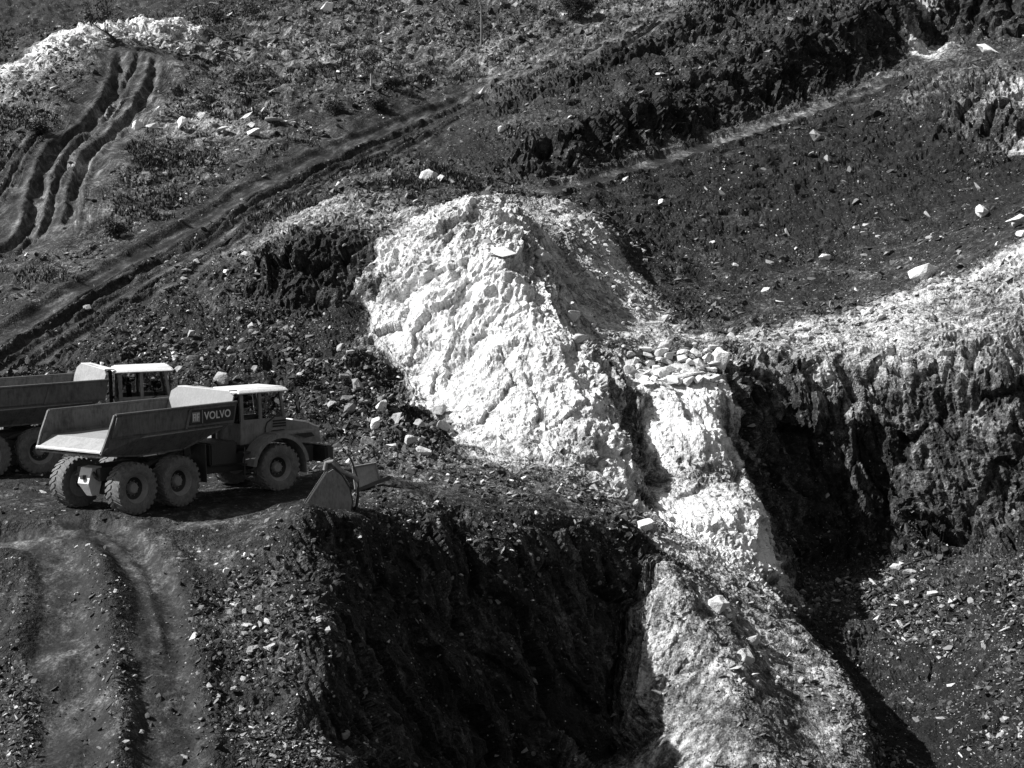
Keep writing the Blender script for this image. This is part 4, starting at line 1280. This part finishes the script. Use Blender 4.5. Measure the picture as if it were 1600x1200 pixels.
B(541, 1148, 14, 16, .3, 'grey stone on the ridge between ramp and dark gully, near the bottom edge', 'rock', 'rock')
B(1275, 211, 18, 18, .3, 'grey block below the narrow track on the tipped slope')
def single_out(made, label):
    """stones that stand out from their group by place, size or brightness get a label of their own"""
    left = list(made)
    rest = label.replace('one of the ', '')
    for word, key in (('largest', lambda q: -q[2].scale.x * q[2].scale.z / q[2].location.y ** 2), ('leftmost', lambda q: q[0]), ('rightmost', lambda q: -q[0]), ('uppermost', lambda q: q[1]),
                      ('lowest', lambda q: -q[1]), ('brightest', lambda q: -q[2].color[0]), ('second largest', lambda q: -q[2].scale.x * q[2].scale.z / q[2].location.y ** 2)):
        if len(left) < 2: break
        best = min(made, key=key)
        if word == 'second largest': best = min(left, key=key)
        if best not in left: continue
        left.remove(best)
        best[2]['label'] = word + ' of the ' + rest


rp = random.Random(15)
foot = []
for x, y, w0, h0, tn in ((560, 602, 22, 17, .3), (622, 655, 26, 18, .4), (642, 690, 24, 18, .5), (688, 642, 28, 18, .6), (664, 706, 26, 14, .6), (546, 640, 20, 15, .25), (700, 668, 32, 18, .6), (576, 690, 22, 14, .45), (612, 700, 18, 14, .6), (655, 665, 20, 16, .35)):
    ob = B(x, y, w0, h0, tn, 'one of the large angular rocks at the left foot of the white spur', 'rock', 'rock', 'angular rocks at the spur foot', tilt=rp.uniform(-.5, .5), bury=.15)
    if ob: foot.append((x, y, ob))
single_out(foot, 'one of the large angular rocks at the left foot of the white spur')
# the heap of white stones in the saddle
B(1078, 590, 54, 15, .85, 'long flat white slab at the front of the white stone heap', 'rock_slab', 'rock slab', tilt=-.22, bury=.1, variant=3)
B(1124, 562, 30, 34, .85, 'tall white block closing the right end of the white stone heap', variant=14)
B(1004, 588, 22, 15, .8, 'white stone at the left front corner of the white stone heap', 'rock', 'rock')
B(1037, 580, 34, 20, .85, 'biggest rounded block in the middle of the white stone heap', variant=12)
rp = random.Random(5)
GH = 'loose stones of the white heap'
spots = []
for k in range(400):
    x, y = rp.uniform(984, 1120), rp.uniform(545, 600)
    if y > 604 - abs(x - 1050) * .05 or (x < 1010 and y < 556): continue
    if all(((x - a) / 13) ** 2 + ((y - b) / 9) ** 2 > 1 for a, b in spots):
        spots.append((x, y))
heap = []
for x, y in spots:
    ob = B(x, y, rp.uniform(11, 26), rp.uniform(8, 17), rp.uniform(.55, .85), 'one of the loose white stones heaped between spur and right cliff', 'rock', 'rock', GH, tilt=rp.uniform(-.4, .4), bury=.05)
    if ob: heap.append((x, y, ob))

single_out(heap, 'one of the loose white stones heaped between spur and right cliff')
# loose stones big enough to pick out, by area; nothing sets the stones of one area apart
AREAS = [
    ('one of the pale stones strewn over the open hillside above the haul road', 'stones strewn over the open hillside', [(300, 60), (520, 20), (980, 0), (900, 60), (640, 150), (420, 190), (300, 150)], 26, (6, 15), (4, 8), (.35, .85)),
    ('one of the stones on the hillside between rutted road and haul road', 'stones between the two roads', [(180, 220), (420, 215), (450, 230), (250, 340), (110, 400)], 12, (6, 13), (5, 8), (.2, .7)),
    ('one of the white stones of the rubble crest above the rutted road', 'stones of the white rubble crest', [(10, 125), (70, 75), (140, 42), (230, 34), (300, 36), (290, 60), (200, 66), (120, 72), (50, 110)], 22, (9, 18), (6, 12), (.6, .9)),
    ('one of the broken stones on the rubble slope behind the trucks', 'stones of the rubble slope behind the trucks', [(230, 530), (400, 480), (560, 520), (640, 620), (700, 700), (590, 690), (520, 650), (470, 590), (280, 580)], 42, (9, 22), (7, 15), (.12, .5)),
    ('one of the stones scattered along the foot of the white spur', 'stones at the foot of the spur', [(600, 705), (720, 715), (960, 775), (1000, 805), (800, 780), (620, 740)], 14, (8, 16), (5, 11), (.3, .8)),
    ('one of the pale stones scattered down the grey scree', 'stones of the scree', [(840, 340), (900, 325), (1040, 520), (970, 545), (880, 470)], 14, (8, 15), (6, 11), (.45, .8)),
    ('one of the pale stones along the rim of the gravel bank', 'stones on the gravel bank rim', [(1140, 520), (1350, 480), (1500, 410), (1600, 340), (1600, 420), (1450, 480), (1250, 535)], 20, (8, 20), (6, 13), (.5, .85)),
    ('one of the small pale stones on the dark tipped slope', 'stones on the tipped slope', [(960, 330), (1120, 260), (1380, 240), (1560, 290), (1500, 340), (1300, 395), (1050, 440)], 10, (5, 9), (4, 7), (.3, .7)),
    ('one of the broken stones in the pit rubble below the right cliff', 'stones of the pit rubble', [(1230, 930), (1400, 890), (1600, 880), (1600, 1080), (1450, 1060), (1300, 990)], 30, (8, 17), (6, 11), (.15, .5)),
    ('one of the chips lying in the bright patch between ramp and dark gully', 'chips between ramp and gully', [(360, 920), (470, 905), (530, 1000), (520, 1050), (400, 1030)], 22, (9, 20), (5, 10), (.2, .5)),
    ('one of the small stones on the grey earth spur', 'small stones on the earth spur', [(1060, 900), (1150, 915), (1300, 1060), (1330, 1180), (1200, 1180), (1120, 1020)], 16, (7, 14), (5, 10), (.35, .6)),
    ('one of the stones in the rough strip beside the ramp lanes', 'stones beside the ramp lanes', [(140, 930), (215, 930), (225, 1190), (150, 1190)], 8, (7, 13), (5, 9), (.12, .35)),
]


def inside(x, y, poly):
    c = False
    for i in range(len(poly)):
        (x0, y0), (x1, y1) = poly[i], poly[i - 1]
        if (y0 > y) != (y1 > y) and x < (x1 - x0) * (y - y0) / (y1 - y0) + x0: c = not c
    return c


for label, group, poly, cnt, wr, hr, tr in AREAS:
    xs, ys = [q[0] for q in poly], [q[1] for q in poly]
    k = 0; made = []
    while k < cnt:
        x, y = rp.uniform(min(xs), max(xs)), rp.uniform(min(ys), max(ys))
        if not inside(x, y, poly): continue
        k += 1
        u = rp.random() ** 2.2
        ob = B(x, y, wr[0] + (wr[1] - wr[0]) * u, hr[0] + (hr[1] - hr[0]) * u * rp.uniform(.6, 1), tr[0] + (tr[1] - tr[0]) * rp.random() ** 1.6, label, 'rock', 'rock', group, tilt=rp.uniform(-.5, .5), yaw=rp.uniform(-1.5, 1.5))
        if ob: made.append((x, y, ob))
    single_out(made, label)

# ------------------------------------------------------------------ small rubble nobody could count
CHIPS = []
for k in range(14):
    rnd = random.Random(500 + k)
    bm = bmesh.new()
    for _ in range(8):
        v = Vector((rnd.gauss(0, 1), rnd.gauss(0, 1), rnd.gauss(0, 1))).normalized()
        bm.verts.new((v.x * .5, v.y * .5, v.z * .32))
    bmesh.ops.convex_hull(bm, input=bm.verts[:])
    bmesh.ops.delete(bm, geom=[v for v in bm.verts if not v.link_faces], context='VERTS')
    bmesh.ops.triangulate(bm, faces=bm.faces[:])
    bmesh.ops.recalc_face_normals(bm, faces=bm.faces)
    bm.verts.index_update()
    CHIPS.append((np.array([v.co[:] for v in bm.verts]), np.array([[v.index for v in f.verts] for f in bm.faces])))
    bm.free()
ctr = V[T].mean(1)
fa = np.cross(V[T[:, 1]] - V[T[:, 0]], V[T[:, 2]] - V[T[:, 0]])
area = np.linalg.norm(fa, axis=1) * .5
fn = fa / np.maximum(area[:, None] * 2, 1e-12)
vis = in_view(ctr, 60) & (ctr[:, 1] < 175)
view = -(ctr - np.array([0, 0, CZ])); view /= np.linalg.norm(view, axis=1)[:, None]
facing = np.clip((fn * view).sum(1), 0, 1)
rr_ = A[T].mean(1)[:, 2]; ww_ = A[T].mean(1)[:, 0]; tt_ = TRACK[T].mean(1)
patch = np.clip(.5 + 1.5 * fbm(ctr * .3 + 40, 3), .03, 3)
dens = area / np.maximum(ctr[:, 1], 20) ** 2 * facing * vis * (rr_ ** 1.5 + .02) * patch * (1 - .93 * tt_) * np.clip((fn[:, 2] - .25) / .3, .06, 1)
NCHIP = 52000
pick = RNG.choice(len(T), NCHIP, p=dens / dens.sum())
bary = RNG.dirichlet((1, 1, 1), NCHIP)
pos = (V[T[pick]] * bary[:, :, None]).sum(1)
szpx = np.minimum(2.0 * RNG.random(NCHIP) ** (-1 / 1.6), 12.0)
size = szpx * pos[:, 1] / F * 1.15
wv = ww_[pick]
u = RNG.random(NCHIP)
tone = np.where(u < .7, .025 + .08 * RNG.random(NCHIP), np.where(u < .94, .1 + .22 * RNG.random(NCHIP), .35 + .4 * RNG.random(NCHIP)))
tone = np.maximum(tone, np.clip(wv - .25, 0, 1) * (.45 + .7 * RNG.random(NCHIP)))
tone = np.clip(tone, .03, .88)
kind = RNG.integers(0, len(CHIPS), NCHIP)
zone_of = FZ[pick]
ang = RNG.random(NCHIP) * 6.283
til = RNG.normal(0, .45, (NCHIP, 2))
stretch = np.stack([RNG.uniform(.8, 1.5, NCHIP), RNG.uniform(.6, 1.1, NCHIP), RNG.uniform(.6, 1.2, NCHIP)], 1)
for zi, z in enumerate(zones):
    vs_, ts_, tn_ = [], [], []
    base = 0
    for k in range(len(CHIPS)):
        sel = np.nonzero((zone_of == zi) & (kind == k))[0]
        if not len(sel): continue
        cv, cf = CHIPS[k]
        P = cv[None] * stretch[sel][:, None, :] * size[sel][:, None, None]
        P = np.stack([P[:, :, 0], P[:, :, 1], P[:, :, 2] + P[:, :, 0] * til[sel, 0:1] + P[:, :, 1] * til[sel, 1:2]], 2)
        ca, sa = np.cos(ang[sel])[:, None], np.sin(ang[sel])[:, None]
        P = np.stack([P[:, :, 0] * ca - P[:, :, 1] * sa, P[:, :, 0] * sa + P[:, :, 1] * ca, P[:, :, 2]], 2)
        P = P + pos[sel][:, None, :] + np.array([0, 0, 1]) * (size[sel] * .02)[:, None, None]
        m_ = len(cv)
        vs_.append(P.reshape(-1, 3))
        ts_.append((cf[None] + (base + np.arange(len(sel)) * m_)[:, None, None]).reshape(-1, 3))
        tn_.append(np.repeat(tone[sel], m_))
        base += len(sel) * m_
    if not vs_: continue
    o = mesh_np('rubble', np.concatenate(vs_), np.concatenate(ts_), MAT['stone'], (('tone', np.concatenate(tn_)),), False)
    tag(o, 'small loose stone chips littering the ' + NAMES[z].replace('_', ' '), 'rubble', None, 'stuff')

# ------------------------------------------------------------------ dry grass in the old hillside turf
hz = np.isin(FZ, [zones.index('hillside'), zones.index('far_hill')])
turf = np.clip(.2 + 1.6 * fbm(ctr * .12 + 70, 2), 0, 2) * np.clip(.5 - ww_, 0, 1)
gd = area / np.maximum(ctr[:, 1], 20) ** 2 * facing * vis * hz * turf * (1 - tt_)
NG = 9000
gp = RNG.choice(len(T), NG, p=gd / gd.sum())
gpos = (V[T[gp]] * RNG.dirichlet((1, 1, 1), NG)[:, :, None]).sum(1)
gv, gt = [], []
for k in range(4):
    a_ = RNG.random(NG) * 6.283
    hgt = RNG.uniform(.12, .4, NG); bw_ = RNG.uniform(.03, .07, NG)
    dx, dy = np.cos(a_), np.sin(a_)
    p0 = gpos + np.stack([-dy * bw_, dx * bw_, -.03 + 0 * a_], 1)
    p1 = gpos + np.stack([dy * bw_, -dx * bw_, -.03 + 0 * a_], 1)
    p2 = gpos + np.stack([dx * hgt * .6, dy * hgt * .6, hgt], 1)
    base = k * NG * 3
    gv.append(np.stack([p0, p1, p2], 1).reshape(-1, 3))
    gt.append((np.arange(NG * 3) + base).reshape(-1, 3))
gtone = np.tile(np.repeat(np.where(RNG.random(NG) < .7, RNG.uniform(.02, .06, NG), RNG.uniform(.1, .25, NG)), 3), 4)
tag(mesh_np('dry_grass', np.concatenate(gv), np.concatenate(gt), MAT['stone'], (('tone', gtone),), False), 'thin tufts of dry grass over the old hillside', 'grass', None, 'stuff')

# ------------------------------------------------------------------ trees, bushes and poles on the hillside
def branch(mb, p, d, ln, r, depth, rnd, tips, spread=.55, up=.12):
    q = p
    pts_, rs = [p], [r]
    for k in range(3):
        d = (d + Vector((rnd.uniform(-1, 1), rnd.uniform(-1, 1), rnd.uniform(-.6, 1) * .6 + up)) * .22).normalized()
        q = q + d * ln / 3
        pts_.append(q); rs.append(r * (1 - .2 * (k + 1)))
    mb.tube(pts_, rs, 5 if depth > 1 else 3)
    tips.append(q)
    if depth:
        for k in range(rnd.choice((2, 3, 3))):
            nd = (d + Vector((rnd.uniform(-1, 1), rnd.uniform(-1, 1), rnd.uniform(-.5, 1))) * spread * 1.3).normalized()
            branch(mb, pts_[rnd.choice((2, 3, 3))], nd, ln * rnd.uniform(.55, .8), r * .55, depth - 1, rnd, tips, spread, up)


def leaves(mb, tips, n, rad, size, rnd):
    for _ in range(n):
        c = rnd.choice(tips) + Vector((rnd.gauss(0, 1), rnd.gauss(0, 1), rnd.gauss(0, .8))) * rad
        a = Vector((rnd.gauss(0, 1), rnd.gauss(0, 1), rnd.gauss(0, 1))).normalized() * size * rnd.uniform(.6, 1.3)
        b = a.orthogonal().normalized() * size * rnd.uniform(.25, .5)
        mb.add([c - a, c + b, c + a, c - b], [(0, 1, 2, 3)])


def bare_tree(px, py, hpx, seed, label, name='bare_tree', cat='tree', group=None, lean=(0, 0, 1), trunk='bark', leafy=220, wide=.55, depth=4):
    p, n = hit(px, py)
    if p is None: return
    s = p.y / F
    h = hpx * s
    root = empty(name, p - Vector((0, 0, .05)))
    tag(root, label, cat, group)
    rnd = random.Random(seed)
    tk = MB()
    d = Vector(lean).normalized()
    top = d * h * .42
    tk.tube([(0, 0, -.1), d * h * .2, top], [h * .03 + .03, h * .026 + .02, h * .02 + .015], 7)
    tk.build('trunk', trunk, root, 50)
    cr = MB(); tips = []
    for k in range(4):
        a = k * 1.7 + rnd.random()
        branch(cr, top * rnd.uniform(.7, 1.0), (d + Vector((math.cos(a), math.sin(a), .2)) * wide).normalized(), h * .34, h * .011 + .012, depth - 1, rnd, tips, wide)
    if leafy: leaves(cr, tips, leafy, h * .06, max(h * .045, .07), rnd)
    cr.build('crown', 'darkbark', root)


bare_tree(580, 134, 46, 3, 'small bare tree with a pale forked trunk and dark twiggy crown', wide=.8, leafy=700)
bare_tree(541, 146, 16, 13, 'tiny bare sapling on the hillside left of the pale forked tree', leafy=0, depth=3)
bare_tree(806, 82, 20, 17, 'thin bare sapling on the hillside right of the wooden pole', leafy=0, depth=3)
# uprooted tree on the white crest
bare_tree(186, 66, 64, 23, 'dark uprooted tree lying across the white rubble crest', 'fallen_tree', lean=(-.7, -.55, .62), trunk='darkbark', leafy=420, wide=.8)
bare_tree(385, 112, 44, 29, 'thin pale dead tree leaning left on the hillside above the slab heap', 'dead_tree', lean=(-.85, 0, .62), leafy=0, wide=.3, depth=2)


def bush(px, py, wpx, hpx, seed, label, group=None, n=1500):
    p, nn = hit(px, py)
    if p is None: return
    s = p.y / F
    w, h = wpx * s, hpx * s
    root = empty('bush', p - Vector((0, 0, .05)))
    tag(root, label, 'bush', group)
    rnd = random.Random(seed)
    st = MB(); tips = []
    for k in range(7):
        a = k * .9 + rnd.random() * .5
        d = Vector((math.cos(a) * w / h * .6, math.sin(a) * w / h * .6, 1)).normalized()
        branch(st, Vector((0, 0, 0)), d, h * .5, .025, 2, rnd, tips, .5, .2)
    st.build('stem', 'darkbark', root)
    lf = MB(); leaves(lf, [t for t in tips], n, w * .09, max(.09, w * .035), rnd)
    lf.build('foliage', 'leaf', root)


bush(899, 36, 46, 40, 1, 'dense dark evergreen bush at the top edge of the hillside', n=6000)
bush(612, 140, 26, 16, 2, 'low dark bush just right of the pale forked tree')
bush(520, 178, 50, 20, 4, 'wide dark scrub patch on the bank above the haul road')
bush(590, 170, 36, 16, 5, 'low dark scrub below the pale forked tree')
bush(730, 45, 14, 9, 6, 'very small dark bush just left of the wooden pole', n=500)
bush(335, 36, 44, 22, 7, 'brushy scrub right of the white rubble crest')
bush(395, 30, 40, 22, 8, 'brushy scrub at the top edge, farther right of the white crest')
bush(60, 205, 40, 14, 9, 'low scrub left of the rutted road')
bush(180, 372, 34, 24, 10, 'dark scrub low between rutted road and haul road')

pp, _ = hit(752, 68)
if pp:
    po = empty('wooden_pole', pp - Vector((0, 0, .1)))
    tag(po, 'thin wooden pole standing upright on the hillside near the top', 'pole')
    hh = 58 * pp.y / F
    MB().tube([(0, 0, -.2), (.02, 0, hh * .5), (0, 0, hh)], [.11, .1, .08], 8).build('shaft', 'pole', po, 50)
    MB().box(-.35, .35, -.04, .04, hh * .93, hh * .96).build('crossarm', 'pole', po)
